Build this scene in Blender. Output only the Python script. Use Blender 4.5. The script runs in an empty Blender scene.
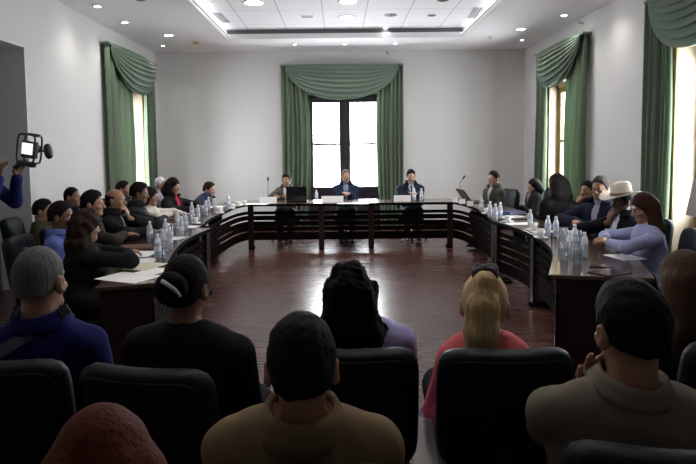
import bpy, bmesh, math, random, colorsys
import numpy as np
from mathutils import Vector, Matrix
rnd = random.Random(7)
R = math.radians
SC = bpy.context.scene
COL = SC.collection
VPX, VPY, F, CH = 339.0, 150.0, 600.0, 1.6      # camera model: vanishing point, focal length in px, height

# ------------------------------------------------------------------ materials
def mat(name, col, rough=.6, metal=0., bump=0., bscale=40., var=0., vscale=6., spec=.5, coat=0., sheen=0., aniso=None, transl=0.):
    m = bpy.data.materials.new(name); m.use_nodes = True
    nt = m.node_tree; n = nt.nodes; l = nt.links
    b = n['Principled BSDF']
    b.inputs['Base Color'].default_value = (*col, 1)
    b.inputs['Roughness'].default_value = rough
    b.inputs['Metallic'].default_value = metal
    b.inputs['Specular IOR Level'].default_value = spec
    if coat: b.inputs['Coat Weight'].default_value = coat; b.inputs['Coat Roughness'].default_value = .1
    if sheen: b.inputs['Sheen Weight'].default_value = sheen
    tc = n.new('ShaderNodeTexCoord')
    mp = n.new('ShaderNodeMapping'); l.new(tc.outputs['Object'], mp.inputs[0])
    if aniso: mp.inputs['Scale'].default_value = aniso
    if var:
        t = n.new('ShaderNodeTexNoise'); t.inputs['Scale'].default_value = vscale; t.inputs['Detail'].default_value = 5
        l.new(mp.outputs[0], t.inputs['Vector'])
        mx = n.new('ShaderNodeMix'); mx.data_type = 'RGBA'
        mx.inputs['A'].default_value = (*[max(0, c*(1-var)) for c in col], 1)
        mx.inputs['B'].default_value = (*[min(1, c*(1+var)) for c in col], 1)
        l.new(t.outputs[0], mx.inputs['Factor']); l.new(mx.outputs['Result'], b.inputs['Base Color'])
    if bump:
        t = n.new('ShaderNodeTexNoise'); t.inputs['Scale'].default_value = bscale; t.inputs['Detail'].default_value = 4
        l.new(mp.outputs[0], t.inputs['Vector'])
        bp = n.new('ShaderNodeBump'); bp.inputs['Strength'].default_value = bump; bp.inputs['Distance'].default_value = .01
        l.new(t.outputs[0], bp.inputs['Height']); l.new(bp.outputs[0], b.inputs['Normal'])
    if transl:
        out = n['Material Output']; tr = n.new('ShaderNodeBsdfTranslucent'); tr.inputs[0].default_value = (*[min(1, c*1.3) for c in col], 1)
        ms = n.new('ShaderNodeMixShader'); ms.inputs[0].default_value = transl
        l.new(b.outputs[0], ms.inputs[1]); l.new(tr.outputs[0], ms.inputs[2]); l.new(ms.outputs[0], out.inputs[0])
    return m

def emis(name, col, strength):
    m = bpy.data.materials.new(name); m.use_nodes = True; nt = m.node_tree; nt.nodes.clear()
    e = nt.nodes.new('ShaderNodeEmission'); e.inputs[0].default_value = (*col, 1); e.inputs[1].default_value = strength
    o = nt.nodes.new('ShaderNodeOutputMaterial'); nt.links.new(e.outputs[0], o.inputs[0]); return m

def clear(name, tint, gloss=.15, rough=.03, body=.0):
    """thin clear glass or plastic: transparent + gloss + a little scattering"""
    m = bpy.data.materials.new(name); m.use_nodes = True; nt = m.node_tree; n = nt.nodes; l = nt.links; n.clear()
    t = n.new('ShaderNodeBsdfTransparent'); t.inputs[0].default_value = (*tint, 1)
    g = n.new('ShaderNodeBsdfGlossy'); g.inputs[0].default_value = (1, 1, 1, 1); g.inputs['Roughness'].default_value = rough
    lw = n.new('ShaderNodeLayerWeight'); lw.inputs[0].default_value = gloss
    ms = n.new('ShaderNodeMixShader'); l.new(lw.outputs['Fresnel'], ms.inputs[0]); l.new(t.outputs[0], ms.inputs[1]); l.new(g.outputs[0], ms.inputs[2])
    last = ms
    if body:
        d = n.new('ShaderNodeBsdfDiffuse'); d.inputs[0].default_value = (.85, .88, .95, 1)
        d2 = n.new('ShaderNodeBsdfTranslucent'); d2.inputs[0].default_value = (.85, .88, .95, 1)
        md = n.new('ShaderNodeMixShader'); md.inputs[0].default_value = .5; l.new(d.outputs[0], md.inputs[1]); l.new(d2.outputs[0], md.inputs[2])
        m2 = n.new('ShaderNodeMixShader'); m2.inputs[0].default_value = body; l.new(ms.outputs[0], m2.inputs[1]); l.new(md.outputs[0], m2.inputs[2]); last = m2
    o = n.new('ShaderNodeOutputMaterial'); l.new(last.outputs[0], o.inputs[0]); return m

def plank_floor():
    m = bpy.data.materials.new('reddish plank floor'); m.use_nodes = True; nt = m.node_tree; n = nt.nodes; l = nt.links
    b = n['Principled BSDF']; tc = n.new('ShaderNodeTexCoord')
    br = n.new('ShaderNodeTexBrick'); l.new(tc.outputs['Object'], br.inputs['Vector'])
    br.inputs['Scale'].default_value = 1.; br.inputs['Brick Width'].default_value = 1.15; br.inputs['Row Height'].default_value = .09
    br.inputs['Mortar Size'].default_value = .0016; br.inputs['Bias'].default_value = 0.
    br.inputs['Color1'].default_value = (.055, .021, .017, 1); br.inputs['Color2'].default_value = (.105, .042, .033, 1); br.inputs['Mortar'].default_value = (.02, .008, .006, 1)
    ns = n.new('ShaderNodeTexNoise'); mp = n.new('ShaderNodeMapping'); mp.inputs['Scale'].default_value = (1.2, 22, 1)
    l.new(tc.outputs['Object'], mp.inputs[0]); l.new(mp.outputs[0], ns.inputs['Vector']); ns.inputs['Scale'].default_value = 2.2; ns.inputs['Detail'].default_value = 6
    mx = n.new('ShaderNodeMix'); mx.data_type = 'RGBA'; mx.blend_type = 'MULTIPLY'; mx.inputs['Factor'].default_value = .7
    cr = n.new('ShaderNodeValToRGB'); cr.color_ramp.elements[0].color = (.45, .42, .4, 1); cr.color_ramp.elements[1].color = (1.3, 1.25, 1.2, 1)
    l.new(ns.outputs[0], cr.inputs[0]); l.new(br.outputs['Color'], mx.inputs['A']); l.new(cr.outputs[0], mx.inputs['B']); l.new(mx.outputs['Result'], b.inputs['Base Color'])
    rr = n.new('ShaderNodeMapRange'); rr.inputs['To Min'].default_value = .19; rr.inputs['To Max'].default_value = .34
    l.new(ns.outputs[0], rr.inputs['Value']); l.new(rr.outputs[0], b.inputs['Roughness'])
    bp = n.new('ShaderNodeBump'); bp.inputs['Strength'].default_value = .12; bp.inputs['Distance'].default_value = .004
    l.new(br.outputs['Fac'], bp.inputs['Height']); bp.invert = True; l.new(bp.outputs[0], b.inputs['Normal'])
    return m

def tile_ceiling():
    m = bpy.data.materials.new('white ceiling tiles'); m.use_nodes = True; nt = m.node_tree; n = nt.nodes; l = nt.links
    b = n['Principled BSDF']; tc = n.new('ShaderNodeTexCoord')
    mp = n.new('ShaderNodeMapping'); mp.inputs['Location'].default_value = (.22, .02, 0); l.new(tc.outputs['Object'], mp.inputs[0])
    br = n.new('ShaderNodeTexBrick'); l.new(mp.outputs[0], br.inputs['Vector']); br.offset = 0.
    br.inputs['Scale'].default_value = 1.; br.inputs['Brick Width'].default_value = .66; br.inputs['Row Height'].default_value = 1.02
    br.inputs['Mortar Size'].default_value = .008
    br.inputs['Color1'].default_value = (.86, .84, .86, 1); br.inputs['Color2'].default_value = (.82, .8, .82, 1); br.inputs['Mortar'].default_value = (.5, .5, .52, 1)
    l.new(br.outputs['Color'], b.inputs['Base Color']); b.inputs['Roughness'].default_value = .8
    return m

M = {}
M['floor'] = plank_floor()
M['tiles'] = tile_ceiling()
M['wall'] = mat('painted plaster wall', (.64, .63, .615), .75, bump=.03, bscale=60, var=.02, vscale=1.5)
M['soffit'] = mat('painted soffit', (.82, .79, .81), .8, var=.02, vscale=1.2)
M['reveal'] = mat('cream reveal paint', (.52, .45, .35), .6, var=.03, vscale=3)
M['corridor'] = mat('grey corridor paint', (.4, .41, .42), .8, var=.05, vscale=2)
M['white_trim'] = mat('white trim', (.8, .79, .8), .5, bump=.02)
M['dark_trim'] = mat('dark grey finish', (.11, .11, .115), .7, var=.1, vscale=9)
M['winframe'] = mat('dark stained window frame', (.028, .02, .026), .4, bump=.05, bscale=30, var=.2, vscale=12, aniso=(1, 1, .1))
M['goldframe'] = mat('golden brown window frame', (.30, .2, .075), .45, bump=.05, var=.2, vscale=14, aniso=(1, 1, .1))
M['glass'] = clear('window glass', (.97, .98, .98), .04)
M['wood'] = mat('dark wenge wood', (.006, .0035, .003), .6, bump=.06, bscale=18, var=.35, vscale=9, aniso=(1, 8, 1), spec=.012)
M['woodpost'] = mat('dark mahogany post', (.017, .008, .007), .45, spec=.3, bump=.05, bscale=25, var=.3, vscale=8, aniso=(6, 6, .6))
M['woodtop'] = mat('polished dark table top', (.085, .052, .036), .2, bump=.02, bscale=14, var=.25, vscale=7, aniso=(1, 6, 1), coat=.5)
M['green'] = mat('sage green curtain cloth', (.185, .238, .168), .85, bump=.06, bscale=160, var=.1, vscale=20, spec=.2, transl=.3)
M['greenswag'] = mat('sage green swag cloth', (.19, .245, .19), .75, bump=.06, bscale=160, var=.1, vscale=20, spec=.25, transl=.16)
M['leather'] = mat('dark blue-green leather', (.0045, .009, .0125), .52, spec=.16, bump=.2, bscale=120, var=.25, vscale=10)
M['blackplastic'] = mat('black plastic', (.012, .012, .014), .45, bump=.04, bscale=200, var=.1, vscale=20)
M['chrome'] = mat('brushed chrome', (.6, .6, .63), .25, metal=1, bump=.02, bscale=90)
M['lens'] = emis('lamp lens', (1, .97, .95), 14)
M['whiteplastic'] = mat('white plastic', (.78, .78, .76), .4, var=.03, vscale=20)
M['yellowplastic'] = mat('aged yellow plastic', (.5, .38, .12), .5, var=.1, vscale=30)
M['greyvent'] = mat('grey vent metal', (.16, .16, .17), .5, var=.1, vscale=20)
M['paper'] = mat('white paper', (.85, .85, .84), .7, bump=.02, bscale=70, var=.02, vscale=9)
M['cream_paper'] = mat('cream paper', (.62, .6, .44), .7, bump=.02, bscale=70, var=.05, vscale=9)
M['bluefold'] = mat('blue card folder', (.05, .08, .3), .5, var=.1, vscale=9)
M['brownleather'] = mat('brown leather folder', (.12, .05, .03), .5, bump=.1, bscale=120, var=.2, vscale=15)
M['bottle'] = clear('clear bottle plastic', (.95, .97, 1), .4, .06, .5)
M['glassware'] = clear('clear drinking glass', (.93, .95, .97), .35, .03, .12)
M['water'] = clear('water', (.8, .88, .92), .2, .02, .05)
M['bluecap'] = mat('blue plastic cap', (.05, .12, .45), .4, var=.05, vscale=30)
M['label'] = mat('white and blue bottle label', (.72, .74, .86), .5, var=.25, vscale=30)
M['screen'] = mat('dark glass screen', (.01, .011, .014), .12, var=.1, vscale=6)
M['lit_screen'] = emis('lit phone screen', (.75, .8, .9), .45)
M['eyewhite'] = mat('eye white', (.75, .72, .7), .3, var=.02, vscale=30)
M['iris'] = mat('dark brown iris', (.025, .012, .008), .2, var=.1, vscale=90)
M['lips'] = mat('lips', (.28, .1, .08), .5, var=.1, vscale=60)
M['gold'] = mat('gold metal', (.7, .5, .2), .3, metal=1, var=.05, vscale=50)
M['shoe'] = mat('black shoe leather', (.012, .011, .011), .35, bump=.05, bscale=60, var=.1, vscale=15)
M['felt'] = mat('pale felt hat', (.68, .61, .5), .85, bump=.08, bscale=120, var=.06, vscale=9)
M['hatband'] = mat('tan hat band', (.16, .1, .06), .6, var=.1, vscale=30)
_mc = {}
def fabric(col, kind='cloth'):
    k = ('f', tuple(round(c, 4) for c in col), kind)
    if k not in _mc:
        _mc[k] = mat('woven cloth', col, .85, bump=.12, bscale=240, var=.14, vscale=14, spec=.12)
    return _mc[k]
def skinm(col):
    k = ('s', col)
    if k not in _mc: _mc[k] = mat('skin', col, .5, bump=.05, bscale=180, var=.1, vscale=18)
    return _mc[k]
def hairm(col, rough=.7):
    k = ('h', col)
    if k not in _mc: _mc[k] = mat('hair', col, rough, bump=.5, bscale=55, var=.5, vscale=40, aniso=(2.2, 2.2, .16), spec=.1)
    return _mc[k]

# ------------------------------------------------------------------ object helpers
def link(name, me, m, parent=None, smooth=False):
    o = bpy.data.objects.new(name, me); COL.objects.link(o)
    if m is not None and len(me.materials) == 0: me.materials.append(m)
    if parent is not None: o.parent = parent
    if smooth: me.polygons.foreach_set('use_smooth', [True]*len(me.polygons))
    return o
def tag(o, label, cat, group=None, kind=None):
    o['label'] = label; o['category'] = cat
    if group: o['group'] = group
    if kind: o['kind'] = kind
    return o
def thing(name, label, cat, loc=(0, 0, 0), rz=0., group=None):
    o = bpy.data.objects.new(name, None); COL.objects.link(o); o.location = loc; o.rotation_euler = (0, 0, rz); o.empty_display_size = .1
    return tag(o, label, cat, group)
def setting(name, loc=(0, 0, 0), rz=0.):
    o = bpy.data.objects.new(name, None); COL.objects.link(o); o.location = loc; o.rotation_euler = (0, 0, rz); o['kind'] = 'structure'; return o
def copy_tree(o, parent=None):
    c = o.copy(); COL.objects.link(c)
    if parent is not None: c.parent = parent
    for ch in list(o.children): copy_tree(ch, c)
    return c

class B:
    """collects shapes into one mesh"""
    def __init__(s): s.bm = bmesh.new()
    def box(s, lo, hi, mtx=None, bev=0.):
        b2 = bmesh.new(); bmesh.ops.create_cube(b2, size=1)
        for v in b2.verts: v.co = Vector([(lo[i]+hi[i])/2 + v.co[i]*(hi[i]-lo[i]) for i in range(3)])
        if bev: bmesh.ops.bevel(b2, geom=list(b2.edges), offset=bev, segments=2, affect='EDGES', profile=.6)
        s._merge(b2, mtx); return s
    def _merge(s, b2, mtx=None):
        if mtx is not None: bmesh.ops.transform(b2, matrix=mtx, verts=b2.verts)
        me = bpy.data.meshes.new('tmp'); b2.to_mesh(me); b2.free(); s.bm.from_mesh(me); bpy.data.meshes.remove(me)
    def lathe(s, prof, n=20, mtx=None, sx=1., sy=1.):
        b2 = bmesh.new(); rings = []
        for r, z in prof:
            if r < 1e-6: rings.append([b2.verts.new((0, 0, z))])
            else: rings.append([b2.verts.new((sx*r*math.cos(2*math.pi*k/n), sy*r*math.sin(2*math.pi*k/n), z)) for k in range(n)])
        for a, c in zip(rings, rings[1:]):
            for k in range(n):
                q = [a[k % len(a)], a[(k+1) % len(a)], c[(k+1) % len(c)], c[k % len(c)]]
                q = list(dict.fromkeys(q))
                if len(q) > 2:
                    try: b2.faces.new(q)
                    except ValueError: pass
        bmesh.ops.recalc_face_normals(b2, faces=b2.faces)
        s._merge(b2, mtx); return s
    def tube(s, pts, r, n=10, r2=None):
        pts = [Vector(p) for p in pts]; b2 = bmesh.new(); rings = []
        up = Vector((0, 0, 1)); last = None
        for i, p in enumerate(pts):
            t = (pts[min(i+1, len(pts)-1)] - pts[max(i-1, 0)]).normalized()
            if last is None: a = t.orthogonal().normalized()
            else: a = (last - t*last.dot(t)).normalized()
            last = a; c = t.cross(a); rr = r if r2 is None else r + (r2-r)*i/(len(pts)-1)
            rings.append([b2.verts.new(p + (a*math.cos(2*math.pi*k/n) + c*math.sin(2*math.pi*k/n))*rr) for k in range(n)])
        for a, c in zip(rings, rings[1:]):
            for k in range(n): b2.faces.new((a[k], a[(k+1) % n], c[(k+1) % n], c[k]))
        b2.faces.new(rings[0][::-1]); b2.faces.new(rings[-1])
        s._merge(b2); return s
    def prism(s, inner, outer, z0, z1, bev=0.):
        """a slab between two polylines (plan view)"""
        b2 = bmesh.new(); cols = []
        for (a, c) in zip(inner, outer):
            cols.append([b2.verts.new((a[0], a[1], z0)), b2.verts.new((c[0], c[1], z0)), b2.verts.new((c[0], c[1], z1)), b2.verts.new((a[0], a[1], z1))])
        for p, q in zip(cols, cols[1:]):
            for k in range(4): b2.faces.new((p[k], p[(k+1) % 4], q[(k+1) % 4], q[k]))
        b2.faces.new(cols[0]); b2.faces.new(cols[-1][::-1])
        bmesh.ops.recalc_face_normals(b2, faces=b2.faces)
        if bev:
            es = [e for e in b2.edges if len(e.link_faces) == 2 and e.calc_face_angle(0) > .6]
            bmesh.ops.bevel(b2, geom=es, offset=bev, segments=2, affect='EDGES', profile=.6)
        s._merge(b2); return s
    def grid(s, P, thick=0.):
        """P[i][j] points; optional thickness"""
        b2 = bmesh.new(); V = [[b2.verts.new(p) for p in row] for row in P]
        for i in range(len(P)-1):
            for j in range(len(P[0])-1): b2.faces.new((V[i][j], V[i+1][j], V[i+1][j+1], V[i][j+1]))
        if thick:
            b2.normal_update(); bmesh.ops.solidify(b2, geom=list(b2.faces), thickness=thick)
        bmesh.ops.recalc_face_normals(b2, faces=b2.faces)
        s._merge(b2); return s
    def out(s, name, m, parent=None, smooth=False):
        me = bpy.data.meshes.new(name); s.bm.to_mesh(me); s.bm.free()
        return link(name, me, m, parent, smooth)

def interp(pts, n):
    """Catmull-Rom resampling of plan points"""
    P = [Vector((p[0], p[1], 0)) for p in pts]; P = [P[0]*2-P[1]] + P + [P[-1]*2-P[-2]]
    out = []; segs = len(P)-3
    for i in range(n):
        u = i/(n-1)*segs; k = min(int(u), segs-1); t = u-k
        a, b, c, d = P[k:k+4]
        q = .5*((2*b) + (-a+c)*t + (2*a-5*b+4*c-d)*t*t + (-a+3*b-3*c+d)*t**3)
        out.append((q.x, q.y))
    return out

# ------------------------------------------------------------------ room shell
LX, RX, BY, FY, CZ = -3.6, 3.7, 12.0, -3.0, 3.55
WT = .36
def wall_with_holes(name, axis, const, sgn, a0, a1, holes, zt=3.75):
    """a wall along X or Y with rectangular openings (a_lo, a_hi, z_lo, z_hi); sgn = which way its thickness goes"""
    b = B(); lo, hi = sorted((const, const+sgn*WT))
    def add(p0, p1, z0, z1):
        if p1-p0 < 1e-4 or z1-z0 < 1e-4: return
        if axis == 'y': b.box((lo, p0, z0), (hi, p1, z1))
        else: b.box((p0, lo, z0), (p1, hi, z1))
    cur = a0
    for h0, h1, z0, z1 in sorted(holes):
        add(cur, h0, 0, zt); add(h0, h1, 0, z0); add(h0, h1, z1, zt); cur = h1
    add(cur, a1, 0, zt)
    o = b.out(name, M['wall']); o['kind'] = 'structure'; return o
WZ0, WZ1 = .0, 2.72
BW = (-.62, .88)                          # window in the back wall
LW = (9.7, 11.12)                        # window in the left wall
RW = (9.05, 10.57)                        # far window in the right wall
RN = (4.95, 6.63)                         # near window in the right wall
DOOR = (4.9, 6.98)                        # opening in the left wall
wall_with_holes('wall_back', 'x', BY, 1, LX-WT, RX+WT, [(*BW, WZ0, WZ1)])
wall_with_holes('wall_left', 'y', LX, -1, FY, BY, [(*LW, WZ0, WZ1), (*DOOR, 0, 2.82)])
wall_with_holes('wall_right', 'y', RX, 1, FY, BY, [(*RW, WZ0, WZ1), (*RN, WZ0, WZ1)])
wall_with_holes('wall_front', 'x', FY, -1, LX-WT, RX+WT, [])
o = B().box((LX-3, FY-WT, -.12), (RX+WT, BY+WT, 0)).out('floor', M['floor']); o['kind'] = 'structure'
# corridor behind the left opening
o = B().box((LX-2.4, DOOR[0]-1.2, 0), (LX-2.3, DOOR[1]+.4, 3.1)).box((LX-2.4, DOOR[1]+.3, 0), (LX-WT, DOOR[1]+.4, 3.1)) \
    .box((LX-2.4, DOOR[0]-1.2, 0), (LX-WT, DOOR[0]-1.1, 3.1)).out('wall_corridor', M['corridor']); o['kind'] = 'structure'
o = B().box((LX-2.4, DOOR[0]-1.2, 3.1), (LX-WT, DOOR[1]+.4, 3.2)).out('ceiling_corridor', M['corridor']); o['kind'] = 'structure'
g = .012
o = B().box((LX-WT-.01, DOOR[1]-g, 0), (LX+.012, DOOR[1], 2.82)).box((LX-WT-.01, DOOR[0], 0), (LX+.012, DOOR[0]+g, 2.82)) \
    .box((LX-WT-.01, DOOR[0], 2.82-g), (LX+.012, DOOR[1], 2.82)).out('door_1', mat('grey door lining', (.72, .73, .74), .6, var=.04, vscale=4)); o['kind'] = 'structure'

# ceiling: soffit ring, recess, tiles
RXL, RXR, RYB, RYF, RZ = -1.93, 2.2, 10.62, 2.6, 3.70
b = B()
b.box((LX, RYB, CZ), (RX, BY, CZ+.25)).box((LX, FY, CZ), (RX, RYF, CZ+.25)).box((LX, RYF, CZ), (RXL, RYB, CZ+.25)).box((RXR, RYF, CZ), (RX, RYB, CZ+.25))
o = b.out('ceiling_soffit', M['soffit']); o['kind'] = 'structure'
o = B().box((RXL, RYF, RZ), (RXR, RYB, RZ+.06)).out('ceiling', M['tiles']); o['kind'] = 'structure'
b = B(); w = .09; e = .012
b.box((RXL-w, RYF, CZ-e), (RXL+.02, RYB, CZ+.02)).box((RXR-.02, RYF, CZ-e), (RXR+w, RYB, CZ+.02)).box((RXL-w, RYB-.03, CZ-e), (RXR+w, RYB+w, CZ+.078))
o = b.out('trim_1', M['white_trim']); o['kind'] = 'structure'
o = B().box((RXL+.02, RYB-.03, CZ+.08), (RXR-.02, RYB-.005, RZ-.002)).out('trim_2', M['dark_trim']); o['kind'] = 'structure'  # plain dark grey strip along the back edge of the recess
for nm, pts in (('baseboard_left', ((LX, DOOR[1], 0), (LX+.015, BY, .1))), ('baseboard_right', ((RX-.015, FY, 0), (RX, BY, .1)))):
    o = B().box(*pts, bev=.004).out(nm, M['wood']); o['kind'] = 'structure'
o = B().box((LX+.02, BY-.015, 0), (BW[0]-.02, BY, .1), bev=.004).box((BW[1]+.02, BY-.015, 0), (RX-.02, BY, .1), bev=.004).out('baseboard_back', M['wood']); o['kind'] = 'structure'

M['cove'] = emis('cove strip', (.96, .97, 1), 1.7)
for nm, lo, hi in (('left', (RXL-.07, RYF, CZ+.028), (RXL+.012, RYB-.05, CZ+.04)), ('right', (RXR-.012, RYF, CZ+.028), (RXR+.07, RYB-.05, CZ+.04))):
    c = thing('cove_light', 'long white light strip along the %s side of the ceiling recess' % nm, 'cove light', ((lo[0]+hi[0])/2, (lo[1]+hi[1])/2, CZ+.022))
    d = Vector(c.location); w2, l2 = .02, (hi[1]-lo[1])/2
    B().box((-w2, -l2, 0), (w2, l2, .008)).out('channel', M['white_trim'], c); B().box((-w2+.005, -l2+.01, .0081), (w2-.005, l2-.01, .016)).out('diffuser', M['cove'], c)
    c.location.x = RXL+.045 if nm == 'left' else RXR-.045
# ------------------------------------------------------------------ windows
def window(name, loc, rz, width, fm, depth, sashes=2, casing=False):
    """local x along the wall, local y outwards; frame sits at y = depth"""
    w = setting(name, loc, rz); h = width/2; z1 = WZ1
    f = B(); t = .05
    f.box((-h, depth-.04, 0), (-h+t, depth+.05, z1), bev=.006).box((h-t, depth-.04, 0), (h, depth+.05, z1), bev=.006).box((-h+t, depth-.04, z1-.09), (h-t, depth+.05, z1), bev=.006)
    f.out('window_frame', fm, w)
    iw = 2*(h-t)/sashes
    if casing:
        B().box((-h-.05, -.012, 0), (-h+.012, .004, z1+.05), bev=.003).box((h-.012, -.012, 0), (h+.05, .004, z1+.05), bev=.003).box((-h+.012, -.012, z1-.012), (h-.012, .004, z1+.05), bev=.003).out('casing', fm, w)
    B().box((-.03, depth-.045, .0), (.03, depth-.015, z1-.09), bev=.006).out('astragal', fm, w)
    for k in range(sashes):
        x0 = -h+t+iw*k; x1 = x0+iw; s = B(); sa, sb = (.065, .11) if k == 0 else (.11, .065)
        y0, y1 = depth-.02, depth+.03
        s.box((x0-.004, y0, .0), (x0+sa, y1, z1-.08), bev=.005).box((x1-sb, y0, .0), (x1+.004, y1, z1-.08), bev=.005)
        s.box((x0+sa, y0, z1-.175), (x1-sb, y1, z1-.08), bev=.005).box((x0+sa, y0, .0), (x1-sb, y1, .2), bev=.005)
        s.box((x0+sa, y0, .76), (x1-sb, y1, .86), bev=.005).box((x0+sa, y0+.01, 1.695), (x1-sb, y1-.005, 1.74), bev=.003)
        s.box((x0+sa, y0+.015, .2), (x1-sb, y1-.02, .76))
        o = s.out('sash', fm, w)
        gl = B().box((x0+sa-.005, depth, .855), (x1-sb+.005, depth+.006, z1-.17)).out('glass_pane', M['glass'], o)
        hd = B().tube([(x1-.03 if k == 0 else x0+.03, y0-.03, 1.0), (x1-.03 if k == 0 else x0+.03, y0-.03, 1.12)], .008).tube([(x1-.03 if k == 0 else x0+.03, y0+.005, 1.06), (x1-.03 if k == 0 else x0+.03, y0-.03, 1.06)], .007).out('handle', M['chrome'], o)
    r = B(); d0 = .005
    r.box((-h-.0, d0, .005), (-h+.012, depth-.04, z1-.002)).box((h-.012, d0, .005), (h, depth-.04, z1-.002)).box((-h, d0, z1-.014), (h, depth-.04, z1-.002))
    r.out('reveal_lining', M['reveal'], w)
    return w
window('window_1', ((BW[0]+BW[1])/2, BY, 0), 0, BW[1]-BW[0], M['winframe'], .1)
window('window_2', (LX, (LW[0]+LW[1])/2, 0), R(90), LW[1]-LW[0], M['goldframe'], .28, casing=True)
window('window_3', (RX, (RW[0]+RW[1])/2, 0), R(-90), RW[1]-RW[0], M['goldframe'], .17, casing=True)
window('window_4', (RX, (RN[0]+RN[1])/2, 0), R(-90), RN[1]-RN[0], M['goldframe'], .28, casing=True)

# ------------------------------------------------------------------ curtains
def curtain(label, loc, rz, W, seed, part=(.56, .56), drop=.66):
    """local x along the wall, local +y into the room"""
    c = thing('curtain', label, 'curtain', loc, rz, None); rr = random.Random(seed); top = 3.245
    B().box((-W/2, .0, top), (W/2, .13, top+.03), bev=.004).out('pelmet_board', M['greenswag'], c)
    for sgn, pw in ((-1, part[0]), (1, part[1])):
        ph = rr.uniform(0, 6); P = []
        n = 72; nz = 26
        for i in range(n+1):
            u = i/n; row = []
            for j in range(nz+1):
                t = j/nz; z = top - .005 - (top-.03)*t
                wid = pw*(1+.13*math.sin(math.pi*min(1, t*1.1))+.03*math.sin(3*t+ph))
                x = -W/2 + .012 + u*wid
                fold = math.sin(2*math.pi*(u*6.2+.12*math.sin(2.2*t+ph))+ph)*(.022+.02*t) + .016*math.sin(2*math.pi*(u*2.3-.1*t)+2*ph) + .008*math.sin(u*77+5*t)
                y = .075 + fold
                row.append((x if sgn < 0 else -x, y, z))
            P.append(row)
        B().grid(P, .004).out('curtain_panel', M['green'], c, True)
    P = []; n = 60; nv = 120
    for i in range(n+1):
        u = -1+2*i/n; row = []
        e = max(0., 1-abs(u)**2.2)
        d = drop*(e**.75) + .10*(1-e)
        for j in range(nv+1):
            v = j/nv
            x = u*(W/2-.10)*(1+.06*v*e)
            z = top+.028 - d*v - .02*e*v
            belly = .13*math.sin(math.pi*(.12+.8*v))*(.0+1.*e)
            # sagging pleats that run parallel to the lower edge
            sw = (8.2*v**.85+.25*math.sin(2.6*u+seed)) % 1.0; rid = (sw**1.4 if sw < .8 else .8**1.4*(1-sw)/.2)*.075*min(1, 4*v)*(.12+.88*e)
            y = .125 + belly + rid + .006*math.sin(9*u+seed)*v
            row.append((x, y, z - rid*.5))
        P.append(row)
    B().grid(P, .004).out('swag', M['greenswag'], c, True)
    return c
curtain('green curtain with swag over the window of the end wall', (.08, BY-.02, 0), R(180), 2.42, 1, (.46, .5))
curtain('green curtain with swag on the left wall, behind the row of seated people', (LX+.02, 10.4, 0), R(-90), 2.4, 2, (.52, .95))
curtain('green curtain with swag on the right wall, behind the people in black', (RX-.02, 9.89, 0), R(90), 2.14, 3, (.68, .46))
curtain('dark green curtain with deep swag nearest the right edge, behind the woman in pale blue', (RX-.02, 5.9, 0), R(90), 2.36, 4, (.6, .5))

# ------------------------------------------------------------------ ceiling fittings
def cpt(px, py, z):
    py2 = py + .0105*(px-VPX); Y = F*(z-CH)/(VPY-py2); return ((px-VPX)*Y/F, Y)
_cl = None
def downlight(px, py, z, r, label, power=0, cat='ceiling light', lens='lens'):
    x, y = cpt(px, py, z)
    c = thing('ceiling_light', label, cat, (x, y, z), 0, None)
    B().lathe([(r, -.012), (r+.02, -.008), (r+.024, 0), (r, 0), (r-.004, -.006), (r, -.012)], 24).out('trim_ring', M['white_trim'], c, True)
    B().lathe([(0, -.006), (r-.002, -.006), (r-.002, -.001), (0, -.001)], 24).out('lens', M[lens], c)
    if power:
        L = bpy.data.lights.new('bulb', 'SPOT'); L.energy = power; L.spot_size = R(125); L.spot_blend = 1.; L.shadow_soft_size = .05; L.color = (1, .95, .9)
        lo = bpy.data.objects.new('bulb', L); COL.objects.link(lo); lo.parent = c; lo.location = (0, 0, -.03)
    return c
PW = 8
for px, py, r, lab in [
    (104, 9, .046, 'round downlight in the soffit over the left wall, nearest of that row'),
    (130, 24.5, .046, 'round downlight in the soffit over the left wall, above the curtain'),
    (173, 37, .07, 'larger round downlight in the left back corner of the soffit'),
    (562, 17.6, .046, 'round downlight in the soffit over the right wall, nearer the curtain'),
    (590, .5, .046, 'round downlight in the soffit over the right wall, cut by the top edge'),
    (519.5, 31, .07, 'larger round downlight in the right back corner of the soffit')]:
    downlight(px, py, CZ-.002, r, lab, PW)
for px, py, lab in [(167, 47, 'tiny lit spot beside the left back corner downlight'), (521, 41.5, 'tiny lit spot beside the right back corner downlight'),
    (297, 46, 'tiny lit spot in the soffit above the left side of the middle curtain'), (346, 45.5, 'tiny lit spot in the soffit above the centre of the middle curtain'),
    (396, 45, 'tiny lit spot in the soffit above the right side of the middle curtain')]:
    downlight(px, py, CZ-.002, .03, lab, 5)
for px, py, r, lab in [(257.5, 5.5, .13, 'big round lit lamp in the tiled ceiling recess at the left'), (350, 4.5, .12, 'big round lit lamp in the tiled ceiling recess at the middle'),
    (348.5, 19.5, .11, 'round lit lamp in the middle of the tiled recess, behind the big one'), (386.5, 30, .035, 'tiny lit spot near the back of the tiled recess'),
    (213, 6, .035, 'tiny lit spot close to the left side of the tiled recess')]:
    downlight(px, py, RZ-.002, r, lab, 22 if r > .1 else 0)
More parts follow.
